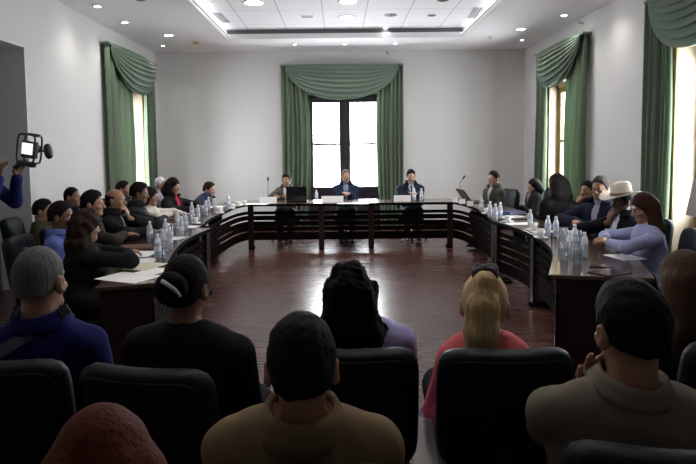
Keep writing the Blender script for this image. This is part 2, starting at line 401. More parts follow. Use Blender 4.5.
for i, (x, y) in enumerate([(-.9, 4.6), (1.1, 4.6), (-.9, 3.1), (1.1, 3.1)]):  # lamps added out of view to brighten the front rows
    c = thing('ceiling_light', 'added unseen lamp in the tiled recess over the audience, number %s from the front' % ['one', 'two', 'three', 'four'][i], 'ceiling light', (x, y, RZ-.002))
    B().lathe([(.12, -.012), (.14, -.008), (.144, 0), (.12, 0), (.116, -.006), (.12, -.012)], 24).out('trim_ring', M['white_trim'], c, True); B().lathe([(0, -.006), (.118, -.006), (.118, -.001), (0, -.001)], 24).out('lens', M['lens'], c)
    L = bpy.data.lights.new('bulb', 'SPOT'); L.energy = 12; L.spot_size = R(150); L.spot_blend = .8; L.shadow_soft_size = .12; L.color = (1, .95, .9)
    lo = bpy.data.objects.new('bulb', L); COL.objects.link(lo); lo.parent = c; lo.location = (0, 0, -.03)
def ceil_disc(name, px, py, z, r, m1, label, cat, h=.03):
    x, y = cpt(px, py, z); c = thing(name, label, cat, (x, y, z), 0)
    B().lathe([(0, -h), (r*.6, -h), (r*.75, -h*.6), (r, -h*.5), (r, 0), (0, 0)], 24).out('housing', m1, c, True)
    B().lathe([(0, -h-.008), (r*.3, -h-.006), (r*.3, -h+.004), (0, -h+.004)], 16).out('cover', M['greyvent'], c, True)
ceil_disc('smoke_detector', 200, 44, CZ, .06, M['yellowplastic'], 'yellowed round smoke detector on the soffit left of the recess', 'smoke detector')
ceil_disc('smoke_detector', 490, 38.5, CZ, .05, M['whiteplastic'], 'small round detector on the soffit right of the recess corner', 'smoke detector')
ceil_disc('smoke_detector', 146, 1.5, CZ, .08, M['greyvent'], 'dark round detector on the soffit over the left side, at the top edge', 'smoke detector')
ceil_disc('ceiling_speaker', 391.5, 17.7, RZ, .1, M['greyvent'], 'grey round ceiling speaker beside the middle lamp in the tiles', 'ceiling speaker', .012)
ceil_disc('ceiling_speaker', 432, 18, RZ, .07, M['greyvent'], 'small grey round ceiling speaker right of the larger one in the tiles', 'ceiling speaker', .012)
ceil_disc('ceiling_speaker', 443, 3, RZ, .08, M['dark_trim'], 'dark ceiling speaker high up on the right of the tiles', 'ceiling speaker', .02)
def vent(px0, py0, px1, py1, z, wd, label):
    x0, y0 = cpt(px0, py0, z); x1, y1 = cpt(px1, py1, z); L = math.hypot(x1-x0, y1-y0)
    c = thing('ceiling_vent', label, 'ceiling vent', ((x0+x1)/2, (y0+y1)/2, z), math.atan2(y1-y0, x1-x0))
    B().box((-L/2, -wd/2, -.012), (L/2, wd/2, 0), bev=.003).out('frame', M['white_trim'], c)
    s = B()
    for k in range(3): s.box((-L/2+.02, -wd/2+.015+k*(wd-.03)/3, -.016), (L/2-.02, -wd/2+.015+(k+.75)*(wd-.03)/3, -.011))
    s.out('louvre', M['greyvent'], c)
vent(220, 15, 230, 24.5, RZ, .16, 'long slim air vent in the tiles along the left side of the recess')
vent(471, 20, 478, 10, RZ, .16, 'long slim air vent in the tiles along the right side of the recess')
vent(303, 19, 316, 19, RZ, .1, 'short air vent in the tiles left of the middle lamp')
vent(343, 31.5, 358, 31.5, RZ, .08, 'thin air vent in the tiles nearest the back edge of the recess')
def hook(loc, rz, label):
    c = thing('wall_hook', label, 'wall hook', loc, rz)
    B().lathe([(0, 0), (.02, 0), (.02, .008), (0, .01)], 14, Matrix.Rotation(R(-90), 4, 'X')).out('plate', M['greyvent'], c, True)
    B().tube([(0, .005, 0), (0, .05, 0), (0, .062, .015), (0, .05, .035)], .006, 8).out('prong', M['greyvent'], c, True)
hook(((388-VPX)*12/F, BY, 3.5), R(180), 'small grey wall hook above the right end of the middle swag')
hook((RX, 9.2, 3.47), R(90), 'small grey wall hook high above the right wall curtain')

# ------------------------------------------------------------------ conference tables
def table_module(label, inner, outer, n=26, posts=(0., 1.), ends=(True, True)):
    t = thing('conference_table', label, 'conference table', (0, 0, 0))
    I = interp(inner, n); O = interp(outer, n)
    # move origin to the middle of the footprint
    cx = sum(p[0] for p in I+O)/(2*n); cy = sum(p[1] for p in I+O)/(2*n)
    I = [(a-cx, b-cy) for a, b in I]; O = [(a-cx, b-cy) for a, b in O]; t.location = (cx, cy, 0)
    B().prism(I, O, .72, .75, .006).out('table_top', M['woodtop'], t)
    def off(d, i):
        a, c = Vector((*I[i], 0)), Vector((*O[i], 0)); q = a + (c-a).normalized()*d; return (q.x, q.y)
    n0, n1 = 1, n-1
    a = [off(.004, i) for i in range(n)]; c = [off(.03, i) for i in range(n)]
    B().prism([off(-.006, i) for i in range(n)], [off(.012, i) for i in range(n)], .708, .746, .004).out('edge_band', M['wood'], t)
    for z0, z1 in ((.572, .622), (.478, .552), (.388, .458), (.302, .368), (.155, .282)):
        B().prism([off(.05, i) for i in range(n)], [off(.068, i) for i in range(n)], z0, z1, .003).out('slat', M['wood'], t)
    for u in posts:
        i = min(n-1, max(0, round(u*(n-1)))); p = Vector((*off(.03, i), 0)); q = Vector((*off(.34, i), 0)); d = (q-p).normalized(); r = Vector((-d.y, d.x, 0))
        mt = Matrix(((r.x, d.x, 0, p.x), (r.y, d.y, 0, p.y), (0, 0, 1, 0), (0, 0, 0, 1)))
        B().box((-.045, 0, .03), (.045, .05, .712), mt, .004).out('post', M['woodpost'], t)
        B().box((-.04, -.02, .0), (.04, .2, .035), mt, .006).out('foot', M['wood'], t)
    for k, on in ((0, ends[0]), (n-1, ends[1])):
        if not on: continue
        kk = 1 if k == 0 else n-2
        a, c = Vector((*off(.05, k), 0)), Vector((*O[k], 0)); c = a+(c-a)*.93; inn = Vector((*off(.05, kk), 0)) - a; inn = inn.normalized()
        d = (c-a).normalized(); r = Vector((-d.y, d.x, 0)); r = r if r.dot(inn) > 0 else -r
        o2 = a + r*.012; mt = Matrix(((r.x, d.x, 0, o2.x), (r.y, d.y, 0, o2.y), (0, 0, 1, 0), (0, 0, 0, 1)))
        B().box((0, 0, .0), (.03, (c-a).length, .715), mt, .004).out('end_panel', M['woodpost'], t)
    return t
def offs(pts, w):
    out = []
    n = len(pts)
    for i, p in enumerate(pts):
        a = Vector((*pts[max(0, i-1)], 0)); c = Vector((*pts[min(n-1, i+1)], 0)); t = (c-a).normalized()
        out.append((p[0]-t.y*w, p[1]+t.x*w))
    return out
LFI = [(-1.5, 9.6), (-1.57, 9.35), (-1.61, 9.0), (-1.64, 8.35), (-1.65, 7.6), (-1.6, 6.98)]
LFO = [(-1.5, 10.3), (-1.86, 10.05), (-2.03, 9.6), (-2.13, 8.6), (-2.16, 7.6), (-2.12, 6.98)]
LNI = [(-1.43, 6.62), (-1.49, 6.0), (-1.47, 5.45), (-1.39, 4.9), (-1.28, 4.35), (-1.16, 3.86)]
LNO = [(-2.0, 6.75), (-2.04, 6.0), (-2.02, 5.4), (-1.9, 4.78), (-1.64, 4.2), (-1.55, 3.74)]
RFI = [(1.86, 9.6), (1.92, 9.35), (1.95, 9.0), (1.97, 8.4), (1.93, 7.8), (1.82, 7.2)]
RFO = [(1.86, 10.3), (2.2, 10.05), (2.36, 9.6), (2.47, 8.6), (2.46, 7.8), (2.37, 7.2)]
RNI = [(1.81, 7.02), (1.89, 6.5), (1.91, 6.0), (1.86, 5.4), (1.72, 4.8), (1.40, 3.98)]
RNO = [(2.39, 7.06), (2.46, 6.5), (2.48, 6.0), (2.43, 5.3), (2.3, 4.6), (2.04, 3.84)]
table_module('straight dark wood table across the far end, under the middle window', [(-1.498, 9.602), (.18, 9.602), (1.858, 9.602)], [(-1.498, 10.3), (.18, 10.3), (1.858, 10.3)], 51, (.02, .35, .60, .98), (False, False))
table_module('curved dark wood corner table at the far left, joining the straight table', LFI, LFO, 26, (1.,), (False, False))
table_module('curved dark wood table along the left side, covered in papers and bottles', LNI, LNO, 26, (0., .4), (False, True))
table_module('curved dark wood corner table at the far right, joining the straight table', RFI, RFO, 26, (1.,), (False, False))
table_module('curved dark wood table along the right side with a bare shiny near end', RNI, RNO, 26, (0., .4), (False, True))
TZ = .75
def on_table(side, Y, u):
    """a point across a side table at depth Y; u = 0 inner edge .. 1 outer edge"""
    segs = ((LFI, LFO), (LNI, LNO)) if side < 0 else ((RFI, RFO), (RNI, RNO))
    for I, O in segs:
        ys = [p[1] for p in I]
        if min(ys) <= Y <= max(ys):
            xi = np.interp(Y, ys[::-1], [p[0] for p in I][::-1]); xo = np.interp(Y, [p[1] for p in O][::-1], [p[0] for p in O][::-1])
            return (xi+(xo-xi)*u, Y)
    raise ValueError(Y)
# ------------------------------------------------------------------ signed distance figures
def vnoise(x, y, z, f, seed, n=5):
    rr = np.random.RandomState(seed); o = 0
    for i in range(n):
        k = rr.normal(size=3); k = k/np.linalg.norm(k)*f*(.7+.7*rr.rand()); o = o + np.sin(k[0]*x+k[1]*y+k[2]*z+rr.rand()*6.28)
    return o/n
class Field:
    def __init__(s, lo, hi, h):
        s.h = h; s.lo = np.array(lo, np.float32); n = np.ceil((np.array(hi)-np.array(lo))/h).astype(int)+1; s.n = n
        s.ax = [(s.lo[i]+h*np.arange(n[i])).astype(np.float32) for i in range(3)]
        s.D = np.full(tuple(n), 1.0, np.float32)
    def reg(s, lo, hi):
        i0 = np.clip(np.floor((np.array(lo)-s.lo)/s.h).astype(int), 0, s.n-1); i1 = np.clip(np.ceil((np.array(hi)-s.lo)/s.h).astype(int)+1, 1, s.n)
        if np.any(i1 <= i0): return None
        sl = tuple(slice(a, b) for a, b in zip(i0, i1))
        g = np.meshgrid(*[s.ax[k][sl[k]] for k in range(3)], indexing='ij', sparse=True)
        return sl, g
    def put(s, fn, lo, hi, k=.02, op='u'):
        m = k+2.5*s.h
        r = s.reg(np.array(lo)-m, np.array(hi)+m)
        if r is None: return
        sl, (x, y, z) = r; d = fn(x, y, z); a = s.D[sl]
        if op == 'u':
            hh = np.maximum(k-np.abs(a-d), 0)/max(k, 1e-6); s.D[sl] = np.minimum(a, d)-hh*hh*k*.25
        elif op == 's':
            d = -d; hh = np.maximum(k-np.abs(a-d), 0)/max(k, 1e-6); s.D[sl] = np.maximum(a, d)+hh*hh*k*.25
    def cone(s, a, b, ra, rb, k=.02, op='u', sq=None):
        a = np.array(a, float); b = np.array(b, float); ba = b-a; L = max(ba@ba, 1e-9)
        def fn(x, y, z):
            px, py, pz = x-a[0], y-a[1], z-a[2]
            t = np.clip((px*ba[0]+py*ba[1]+pz*ba[2])/L, 0, 1)
            return np.sqrt((px-t*ba[0])**2+(py-t*ba[1])**2+(pz-t*ba[2])**2)-(ra+(rb-ra)*t)
        r = max(ra, rb); s.put(fn, np.minimum(a, b)-r, np.maximum(a, b)+r, k, op)
    def ell(s, c, r, Rm=None, k=.02, op='u'):
        c = np.array(c, float); r = np.array(r, float); Rm = np.eye(3) if Rm is None else np.array(Rm)
        def fn(x, y, z):
            px, py, pz = x-c[0], y-c[1], z-c[2]
            q = [(Rm[0][i]*px+Rm[1][i]*py+Rm[2][i]*pz) for i in range(3)]
            k0 = np.sqrt(sum((q[i]/r[i])**2 for i in range(3)))+1e-6; k1 = np.sqrt(sum((q[i]/r[i]**2)**2 for i in range(3)))+1e-6
            return k0*(k0-1)/k1
        e = np.max(r); s.put(fn, c-e, c+e, k, op)
    def plane(s, p, nrm, k=.004):
        """keep only the side nrm points away from"""
        p = np.array(p, float); nrm = np.array(nrm, float); nrm = nrm/np.linalg.norm(nrm)
        x, y, z = np.meshgrid(*s.ax, indexing='ij', sparse=True); d = ((x-p[0])*nrm[0]+(y-p[1])*nrm[1]+(z-p[2])*nrm[2]).astype(np.float32)
        hh = np.maximum(k-np.abs(s.D-d), 0)/k; s.D = np.maximum(s.D, d)+hh*hh*k*.25
    def noise(s, amp, f, seed, stretch=(1, 1, 1)):
        x, y, z = np.meshgrid(*s.ax, indexing='ij', sparse=True)
        m = np.abs(s.D) < 4*amp+2*s.h
        idx = np.nonzero(m)
        X, Y, Z = s.ax[0][idx[0]]*stretch[0], s.ax[1][idx[1]]*stretch[1], s.ax[2][idx[2]]*stretch[2]
        s.D[idx] += amp*vnoise(X, Y, Z, f, seed)
    def mesh(s, name):
        D = s.D; D[0] = D[-1] = 1; D[:, 0] = D[:, -1] = 1; D[:, :, 0] = D[:, :, -1] = 1
        neg = D < 0; n = np.array(D.shape)
        cnt = np.zeros(n-1, np.int8)
        for i in (0, 1):
            for j in (0, 1):
                for k in (0, 1): cnt += neg[i:n[0]-1+i, j:n[1]-1+j, k:n[2]-1+k]
        act = (cnt > 0) & (cnt < 8); cells = np.argwhere(act); idx = np.full(act.shape, -1, np.int64); idx[tuple(cells.T)] = np.arange(len(cells))
        acc = np.zeros((len(cells), 3)); num = np.zeros(len(cells))
        cor = [np.array((i, j, k)) for i in (0, 1) for j in (0, 1) for k in (0, 1)]
        V = [D[tuple((cells+c).T)] for c in cor]
        for a in range(8):
            for b in range(a+1, 8):
                if np.abs(cor[a]-cor[b]).sum() != 1: continue
                va, vb = V[a], V[b]; cr = (va < 0) != (vb < 0); t = np.where(cr, va/np.where(cr, va-vb, 1), 0)
                p = cor[a]+(cor[b]-cor[a])*t[:, None]; acc += np.where(cr[:, None], p, 0); num += cr
        P = (cells+acc/num[:, None])*s.h+s.lo
        quads = []
        for ax in range(3):
            o1, o2 = [k for k in range(3) if k != ax]
            sl0 = [slice(1, -1)]*3; sl1 = [slice(1, -1)]*3
            sl0[ax] = slice(0, -1); sl1[ax] = slice(1, None)
            a, b = neg[tuple(sl0)], neg[tuple(sl1)]
            e = np.argwhere(a != b)
            if not len(e): continue
            flip = a[tuple(e.T)]
            base = e.copy(); base[:, o1] += 1; base[:, o2] += 1
            def cell(d1, d2):
                c = base.copy(); c[:, o1] -= d1; c[:, o2] -= d2; return idx[tuple(c.T)]
            q = np.stack([cell(0, 0), cell(1, 0), cell(1, 1), cell(0, 1)], 1)
            if ax == 1: flip = ~flip
            q[~flip] = q[~flip][:, ::-1]
            quads.append(q)
        Q = np.concatenate(quads)
        me = bpy.data.meshes.new(name)
        me.vertices.add(len(P)); me.vertices.foreach_set('co', P.astype(np.float32).ravel())
        me.loops.add(len(Q)*4); me.loops.foreach_set('vertex_index', Q.astype(np.int32).ravel())
        me.polygons.add(len(Q)); me.polygons.foreach_set('loop_start', np.arange(len(Q), dtype=np.int32)*4); me.polygons.foreach_set('loop_total', np.full(len(Q), 4, np.int32))
        me.polygons.foreach_set('use_smooth', np.ones(len(Q), bool))
        me.update(calc_edges=True); me.validate(); return me, P, Q

def rotx(a): c, s = math.cos(a), math.sin(a); return np.array([[1, 0, 0], [0, c, -s], [0, s, c]])
def rotz(a): c, s = math.cos(a), math.sin(a); return np.array([[c, -s, 0], [s, c, 0], [0, 0, 1]])
def roty(a): c, s = math.cos(a), math.sin(a); return np.array([[c, 0, s], [0, 1, 0], [-s, 0, c]])
def V3(*a): return np.array(a, float)
def unit(v): return v/(np.linalg.norm(v)+1e-9)

SKIN = {'mid': (.34, .175, .105), 'tan': (.27, .13, .075), 'dark': (.17, .08, .05), 'fair': (.45, .25, .17)}
HAIR = {'black': (.009, .007, .007), 'brown': (.022, .012, .008), 'grey': (.13, .125, .12), 'white': (.75, .74, .72), 'blonde': (.60, .43, .22), 'red': (.10, .022, .012), 'darkgrey': (.055, .05, .05), 'auburn': (.04, .016, .010), 'streak': (.075, .045, .028)}

def person(label, head, face, lean=8, hyaw=0, hpitch=0, hroll=0, sex='m', skin='mid', hair=('short', 'black'), top=('shirt', (.1, .1, .1)), pants=(.015, .015, .02),
           arms=('table', 'table'), pose='sit', h=.009, width=1., chair=None, extras=(), vneck=None, hsz=1., tie=None, face_detail=False, seed=1, twist=0, legs=True, knee=.43, edge=.17):
    """head = (x, y, z of the crown) in the room; face = heading in degrees (0 looks down the room, 90 to the left wall)"""
    SW = (.195 if sex == 'm' else .165)*width; PZ = .55 if pose == 'sit' else .93
    L = R(lean); U = rotx(-L) @ rotz(R(twist))
    def up(p): return U @ V3(*p)*S + V3(0, 0, PZ)
    # scale the trunk so that the crown ends at the wanted height
    S = 1.; TE = {'short': .022, 'buzz': .005, 'thin': .008, 'curly': .04, 'bob': .024, 'long': .02, 'bun': .013, 'ponytail': .02, 'hood': .03, 'bald': 0}[hair[0]]
    if 'cowboy' in extras: TE = .095
    Hm = rotz(R(hyaw)) @ rotx(-R(hpitch)) @ roty(R(hroll))
    for _ in range(8):
        hs = hsz*(.97+.2*(max(S, .9)-1) if sex == 'm' else .93+.2*(max(S, .9)-1))
        nb = up((0, -.01, .50)); hc = nb + (rotx(-L*.6) @ V3(0, .012, .022))*S + V3(0, 0, .113)*hs
        top_z = hc[2]+.118*hs+TE
        S *= 1+ (head[2]-top_z)/(head[2]-PZ)*.9
    S = min(1.16, max(.62, S)); hs = hsz*(.97+.2*(max(S, .9)-1) if sex == 'm' else .93+.2*(max(S, .9)-1))
    nb = up((0, -.01, .50)); hc = nb + (rotx(-L*.6) @ V3(0, .012, .022))*S + V3(0, 0, .113)*hs
    hc[2] = head[2]-TE-.118*hs
    nbb = hc - np.array([0, .0, .113])*hs - (rotx(-L*.6) @ V3(0, .012, .022))*S       # neck base that fits the head
    shift = nbb-nb
    def hp(x, y, z): return hc + Hm @ V3(x, y, z)*hs
    a = R(face); ca, sa = math.cos(a), math.sin(a)
    ox = head[0]-(ca*hc[0]-sa*hc[1]); oy = head[1]-(sa*hc[0]+ca*hc[1])
    root = thing('person', label, 'person', (ox, oy, 0), a)
    # ---- joints
    sh = [up((-SW, 0, .382)), up((SW, 0, .382))]
    for q in sh: q += shift*.5
    if pose == 'sit':
        hip = [V3(-.09, .03, PZ-.02), V3(.09, .03, PZ-.02)]; kn = [V3(-.10, knee, .53), V3(.10, knee, .53)]; an = [V3(-.1, knee-.07, .10), V3(.1, knee-.07, .10)]
    else:
        hip = [V3(-.09, 0, PZ-.03), V3(.09, 0, PZ-.03)]; kn = [V3(-.1, .03, .50), V3(.1, .02, .50)]; an = [V3(-.11, -.01, .09), V3(.11, .0, .09)]
    LA, LB = .285, .25
    wr = []; el = []; hd = []
    for i, sgn in ((0, -1), (1, 1)):
        m = arms[i]; pole = V3(sgn*.8, -.3, -.7); hdir = None; hup = V3(0, 0, 1)
        if m == 'table': w = V3(sgn*.17, sh[i][1]+.36, TZ+.066); hdir = V3(-sgn*.45, .9, -.02); pole = V3(sgn, -.2, -.3)
        elif m == 'tablein': w = V3(sgn*.07, sh[i][1]+.30, TZ+.085+.014*i); hdir = V3(-sgn*.7, .7, 0); pole = V3(sgn, -.2, -.3)
        elif m == 'fold': w = V3(sgn*.05, sh[i][1]+.09, TZ+.075+.035*i); hdir = V3(-sgn*.8, .5, 0)
        elif m == 'lap': w = V3(sgn*.10, .30, .645); hdir = V3(-sgn*.5, .8, -.12); pole = V3(sgn*.35, -.4, -.8)
        elif m in ('chin', 'chinfree'): w = hp(sgn*.05, .12, -.19); hdir = V3(-sgn*.2, -.25, .9); pole = V3(sgn*.5, .6, -.8); hup = V3(0, 1, .2)
        elif m == 'mouth': w = hp(sgn*.07, .14, -.17); hdir = V3(-sgn*.45, -.3, .8); pole = V3(sgn*.5, .5, -.9); hup = V3(0, 1, .3)
        elif m == 'down': w = V3(sgn*(SW+.06), .06, sh[i][2]-.5); hdir = V3(0, .15, -1); hup = V3(sgn, 0, 0)
        else:
            w = V3(*m[0]); hdir = V3(*m[1]); hup = V3(*m[2]) if len(m) > 2 else hup
            if len(m) > 3: pole = V3(*m[3])
        elif_tab = m in ('table', 'tablein', 'fold', 'chin')
        v = w-sh[i]; d = np.linalg.norm(v); mx = LA+LB-.012
        if d > mx: v = v*mx/d; d = mx; w = sh[i]+v
        ca_ = (LA*LA+d*d-LB*LB)/(2*LA*d); ca_ = min(1, max(-1, ca_)); dv = unit(v); pp = unit(pole-dv*(pole@dv))
        e = sh[i]+dv*LA*ca_+pp*LA*math.sqrt(max(0, 1-ca_*ca_))
        if elif_tab:                                             # lift the elbow until the arm clears the table
            ye = edge
            for fi in range(5, 150, 5):
                pl = V3(sgn*math.sin(R(fi)), -.15, -math.cos(R(fi))); pq = unit(pl-dv*(pl@dv)); e = sh[i]+dv*LA*ca_+pq*LA*math.sqrt(max(0, 1-ca_*ca_))
                ok = True
                for t_ in np.linspace(.3, 1, 8):
                    q = sh[i]+(e-sh[i])*t_; q2 = e+(w-e)*t_
                    for qq, rr_ in ((q, .07), (q2, .045)):
                        if qq[1] > ye and qq[2]-rr_ < TZ: ok = False
                if ok: break
        wr.append(w); el.append(e); hd.append((unit(hdir), unit(hup)))
    def torso(fd, inf, k=.03, bust=True, low=-.04):
        fd.ell(up((0, 0, .0)), (V3(.175, .125, .115)*(1 if sex == 'm' else 1.02)+inf)*V3(width, 1, 1), U, k)
        fd.ell(up((0, .008, .15)), V3(.152 if sex == 'm' else .135, .108, .17)*V3(width, 1, 1)+inf, U, k)
        fd.ell(up((0, .004, .30)), V3(.168 if sex == 'm' else .145, .113, .17)*V3(width, 1, 1)+inf, U, k)
        cu = up((0, -.02, .40))+shift*.5
        for q in sh:
            fd.cone(cu, q+(cu-q)*.12, .078+inf, .053+inf, k)
            tq = nbb+V3(0, -.012, -.035); fd.cone(tq, q+(cu-q)*.40+V3(0, 0, .022), .05+inf*.6, .05+inf*.8, k)
        if sex == 'f' and bust:
            for sg in (-1, 1): fd.ell(up((sg*.072, .09, .255)), V3(.06, .055, .06)+inf, U, .03)
    def arm(fd, i, inf, k=.02, end=1., f=1.):
        m = 1. if sex == 'm' else .86
        fd.cone(sh[i], el[i], .054*m+inf, .042*m+inf, k)
        w = el[i]+(wr[i]-el[i])*end
        fd.cone(el[i], w, .043*m+inf, (.028 if end >= 1 else .032)*m+inf*f, k)
    def legsf(fd, inf, k=.03):
        for i in (0, 1):
            fd.cone(hip[i], kn[i], .082+inf, .058+inf, k); fd.cone(kn[i], an[i], .056+inf, .036+inf*1.3, k)
    sc_lo = np.minimum.reduce([*wr, *el, *sh, *an, hc])-V3(.3, .3, .2); sc_hi = np.maximum.reduce([*wr, *el, *sh, *kn, *an, hc])+V3(.3, .3, .25)
    sc_lo[2] = max(sc_lo[2], -.02)
    # ---- body
    fd = Field(sc_lo, sc_hi, h)
    torso(fd, 0.); legsf(fd, 0.)
    for i in (0, 1):
        arm(fd, i, 0.); fd.ell(an[i]+V3(0, .07, -.045), (.036, .10, .032), None, .03)
    nr = .058 if sex == 'm' else .049
    fd.cone(nbb+V3(0, -.01, -.03), hp(0, -.018, -.06), nr+.004, nr-.002, .03)
    fd.ell(hp(0, -.012, .022), V3(.075, .095, .096)*hs, Hm, .02)
    fd.ell(hp(0, .026, -.045), V3(.056, .062, .071)*hs, Hm, .03)
    fd.cone(hp(-.022, .066, -.09), hp(.022, .066, -.09), .022*hs, .022*hs, .02)
    fd.cone(hp(-.034, .077, .018), hp(.034, .077, .018), .011, .011, .015)
    for sg in (-1, 1): fd.ell(hp(sg*.04, .062, -.028), V3(.022, .02, .018)*hs, Hm, .015)
    for sg in (-1, 1): fd.ell(hp(sg*.031, .093, .002), V3(.017, .012, .010)*hs, Hm, .012, 's')
    fd.cone(hp(0, .087, .006), hp(0, .109, -.029), .008, .0125*hs, .012)
    for sg in (-1, 1): fd.ell(hp(sg*.011, .098, -.033), V3(.009, .011, .008), Hm, .006)
    fd.ell(hp(0, .086, -.055), V3(.023, .008, .006), Hm, .005); fd.ell(hp(0, .084, -.068), V3(.02, .008, .0065), Hm, .005)
    for sg in (-1, 1):
        em = Hm @ rotz(sg*R(-24)); fd.ell(hp(sg*.083, -.014, -.012), V3(.011, .023, .034)*hs, em, .008)
        fd.ell(hp(sg*.093, -.006, -.008), V3(.006, .011, .018)*hs, em, .005, 's')
    for i, sg in ((0, -1), (1, 1)):                              # hands: palm, four fingers, thumb
        y, z = hd[i]; z = unit(z-y*(z@y)); x = np.cross(y, z); w = wr[i]; q = .95 if sex == 'm' else .86
        def hl(a, b, c): return w+(x*a+y*b+z*c)*q
        ts = -sg                                                 # thumb points to the inner side
        for kx in (-.028, -.0095, .0095, .028): fd.cone(hl(kx*.5, .0, 0), hl(kx, .082, .004), .0165*q, .0125*q, .012)
        for kx, fl, fan in ((-.030*ts, .062, -.16*ts), (-.010*ts, .075, -.05*ts), (.011*ts, .08, .05*ts), (.032*ts, .072, .15*ts)):
            p0 = V3(kx, .084, .004); a1 = .25; a2 = .75
            p1 = p0+V3(math.sin(fan)*fl*.5, math.cos(a1)*fl*.5, -math.sin(a1)*fl*.5); p2 = p1+V3(math.sin(fan)*fl*.5, math.cos(a2)*fl*.5, -math.sin(a2)*fl*.5)
            fd.cone(hl(*p0), hl(*p1), .0105*q, .0092*q, .003); fd.cone(hl(*p1), hl(*p2), .0092*q, .0078*q, .003)
        fd.cone(hl(ts*.018, .02, -.004), hl(ts*.05, .058, -.012), .0155*q, .012*q, .01); fd.cone(hl(ts*.05, .058, -.012), hl(ts*.056, .09, -.018), .0115*q, .009*q, .004)
    me, P, Q = fd.mesh('person_body')
    me.materials.append(skinm(SKIN[skin])); me.materials.append(M['lips'])
    body = link('body', me, None, root)
    ctr = P[Q].mean(1); loc = (ctr-hc) @ Hm / hs
    lip = ((loc[:, 0]/.024)**2+((loc[:, 2]+.0615)/.0125)**2 < 1) & (loc[:, 1] > .07)
    mi = np.zeros(len(Q), np.int32); mi[lip] = 1; me.polygons.foreach_set('material_index', mi)
    # ---- eyes
    for sg in (-1, 1):
        b = B(); b.lathe([(.0118*math.sin(t*math.pi/10), -.0118*math.cos(t*math.pi/10)) for t in range(11)], 14, Matrix.Rotation(R(-90), 4, 'X'))
        eo = b.out('eye', M['eyewhite'], root, True); eo.data.materials.append(M['iris'])
        for p in eo.data.polygons:
            if p.center.y > .0085: p.material_index = 1
        eo.matrix_local = Matrix.Translation(hp(sg*.031, .0735, .002)) @ Matrix([list(r) for r in Hm]).to_4x4()
    # ---- hair
    hst, hcn = hair[0], HAIR[hair[1]] if isinstance(hair[1], str) else hair[1]
    hlo, hhi = hc-V3(.28, .3, .6), hc+V3(.28, .3, .25)
    hf = Field(hlo, hhi, min(h, .008)); hx = np.meshgrid(*hf.ax, indexing='ij', sparse=True)
    def headcut(c0, sl, k=.012, fb=None):
        """keep hair above a plane that rises towards the face: z > c0 + sl*y (head frame)"""
        p_, n_ = hp(0, 0, c0), unit(Hm @ V3(0, sl, -1))
        hf.put(lambda x, y, z: -((x-p_[0])*n_[0]+(y-p_[1])*n_[1]+(z-p_[2])*n_[2]) + .006*vnoise(x, y, z, 140, seed+9) - .0, hlo, hhi, k, 's')
    t = {'short': .013, 'buzz': .005, 'bald': .006, 'long': .02, 'curly': .03, 'bob': .024, 'ponytail': .011, 'bun': .013, 'afro': .03, 'thin': .009, 'hood': .03}[hst]
    def cap(tt):
        hf.ell(hp(0, -.014, .024), V3(.075+tt*.8, .095+tt*.7, .097+tt)*hs, Hm, .01)
        if hst == 'short': hf.ell(hp(0, .012, .075), V3(.064, .075, .056)*hs, Hm, .02)
        hf.ell(hp(0, -.05, -.035), V3(.060+tt*.6, .052+tt*.6, .055)*hs, Hm, .02)
    cap(t)
    if hst in ('short', 'buzz', 'thin'):
        headcut(-.022, .28); headcut(-.032, 1.62)
        hf.noise(.003 if hst == 'short' else .0012, 230, seed, (1, 1, .5)); hf.noise(.004 if hst == 'short' else .0, 70, seed+2)
    elif hst == 'bald':
        headcut(-.03, .75); hf.plane(hp(0, 0, .045), Hm @ V3(0, .2, 1), .02); hf.plane(hp(0, .012, 0), Hm @ V3(0, 1, -.2), .01)
    elif hst in ('ponytail', 'bun'):
        headcut(-.03, .4); headcut(-.036, 1.4); hf.noise(.002, 300, seed, (1, 1, .3))
    if hst in ('long', 'curly', 'bob', 'hood'):
        headcut(-.055, 1.25)
        ln = {'long': .33, 'curly': .27, 'bob': .12, 'hood': .25}[hst]*(extras and dict(e for e in extras if isinstance(e, tuple) and e[0] == 'len').get('len', 1) or 1)
        wd = {'long': .062, 'curly': .062, 'bob': .075, 'hood': .09}[hst]
        dn = V3(0, -.05, -1)
        for sx in (-.055, 0, .055):
            p0 = hp(sx, -.055 if sx else -.07, .0); p1 = p0+V3(sx*.45, -.025, -ln*.55); p2 = p1+V3(sx*.1, -.005, -ln*.45)
            hf.cone(p0, p1, wd*.9, wd*.85, .03); hf.cone(p1, p2, wd*.85, wd*.45, .03)
        for sg in (-1, 1):
            p0 = hp(sg*.078, -.02, .015); p1 = p0+V3(sg*.012, -.015, -ln*.6); hf.cone(p0, p1, .026, .024, .02); hf.cone(p1, p1+V3(0, -.01, -ln*.3), .024, .012, .02)
        if hst in ('curly',): hf.noise(.016, 95, seed); hf.noise(.006, 230, seed+1)
        elif hst == 'hood': hf.noise(.008, 50, seed)
        else: hf.noise(.004 if hst == 'long' else .0022, 150, seed, (1, 1, .25))
        hf.ell(hp(0, .085, -.05), V3(.062, .05, .105)*hs, Hm, .01, 's')
    if hst in ('short', 'buzz', 'thin', 'ponytail', 'bun', 'bald'):
        for sg in (-1, 1): hf.ell(hp(sg*.088, -.006, -.018), V3(.022, .026, .036)*hs, Hm, .006, 's')
    for sg in (-1, 1):
        hf.cone(hp(sg*.018, .090, .021), hp(sg*.046, .078, .022), .0045, .0035, .002)
    hm = hairm(hcn)
    me, P, Q = hf.mesh('person_hair'); link('hair', me, hm, root)
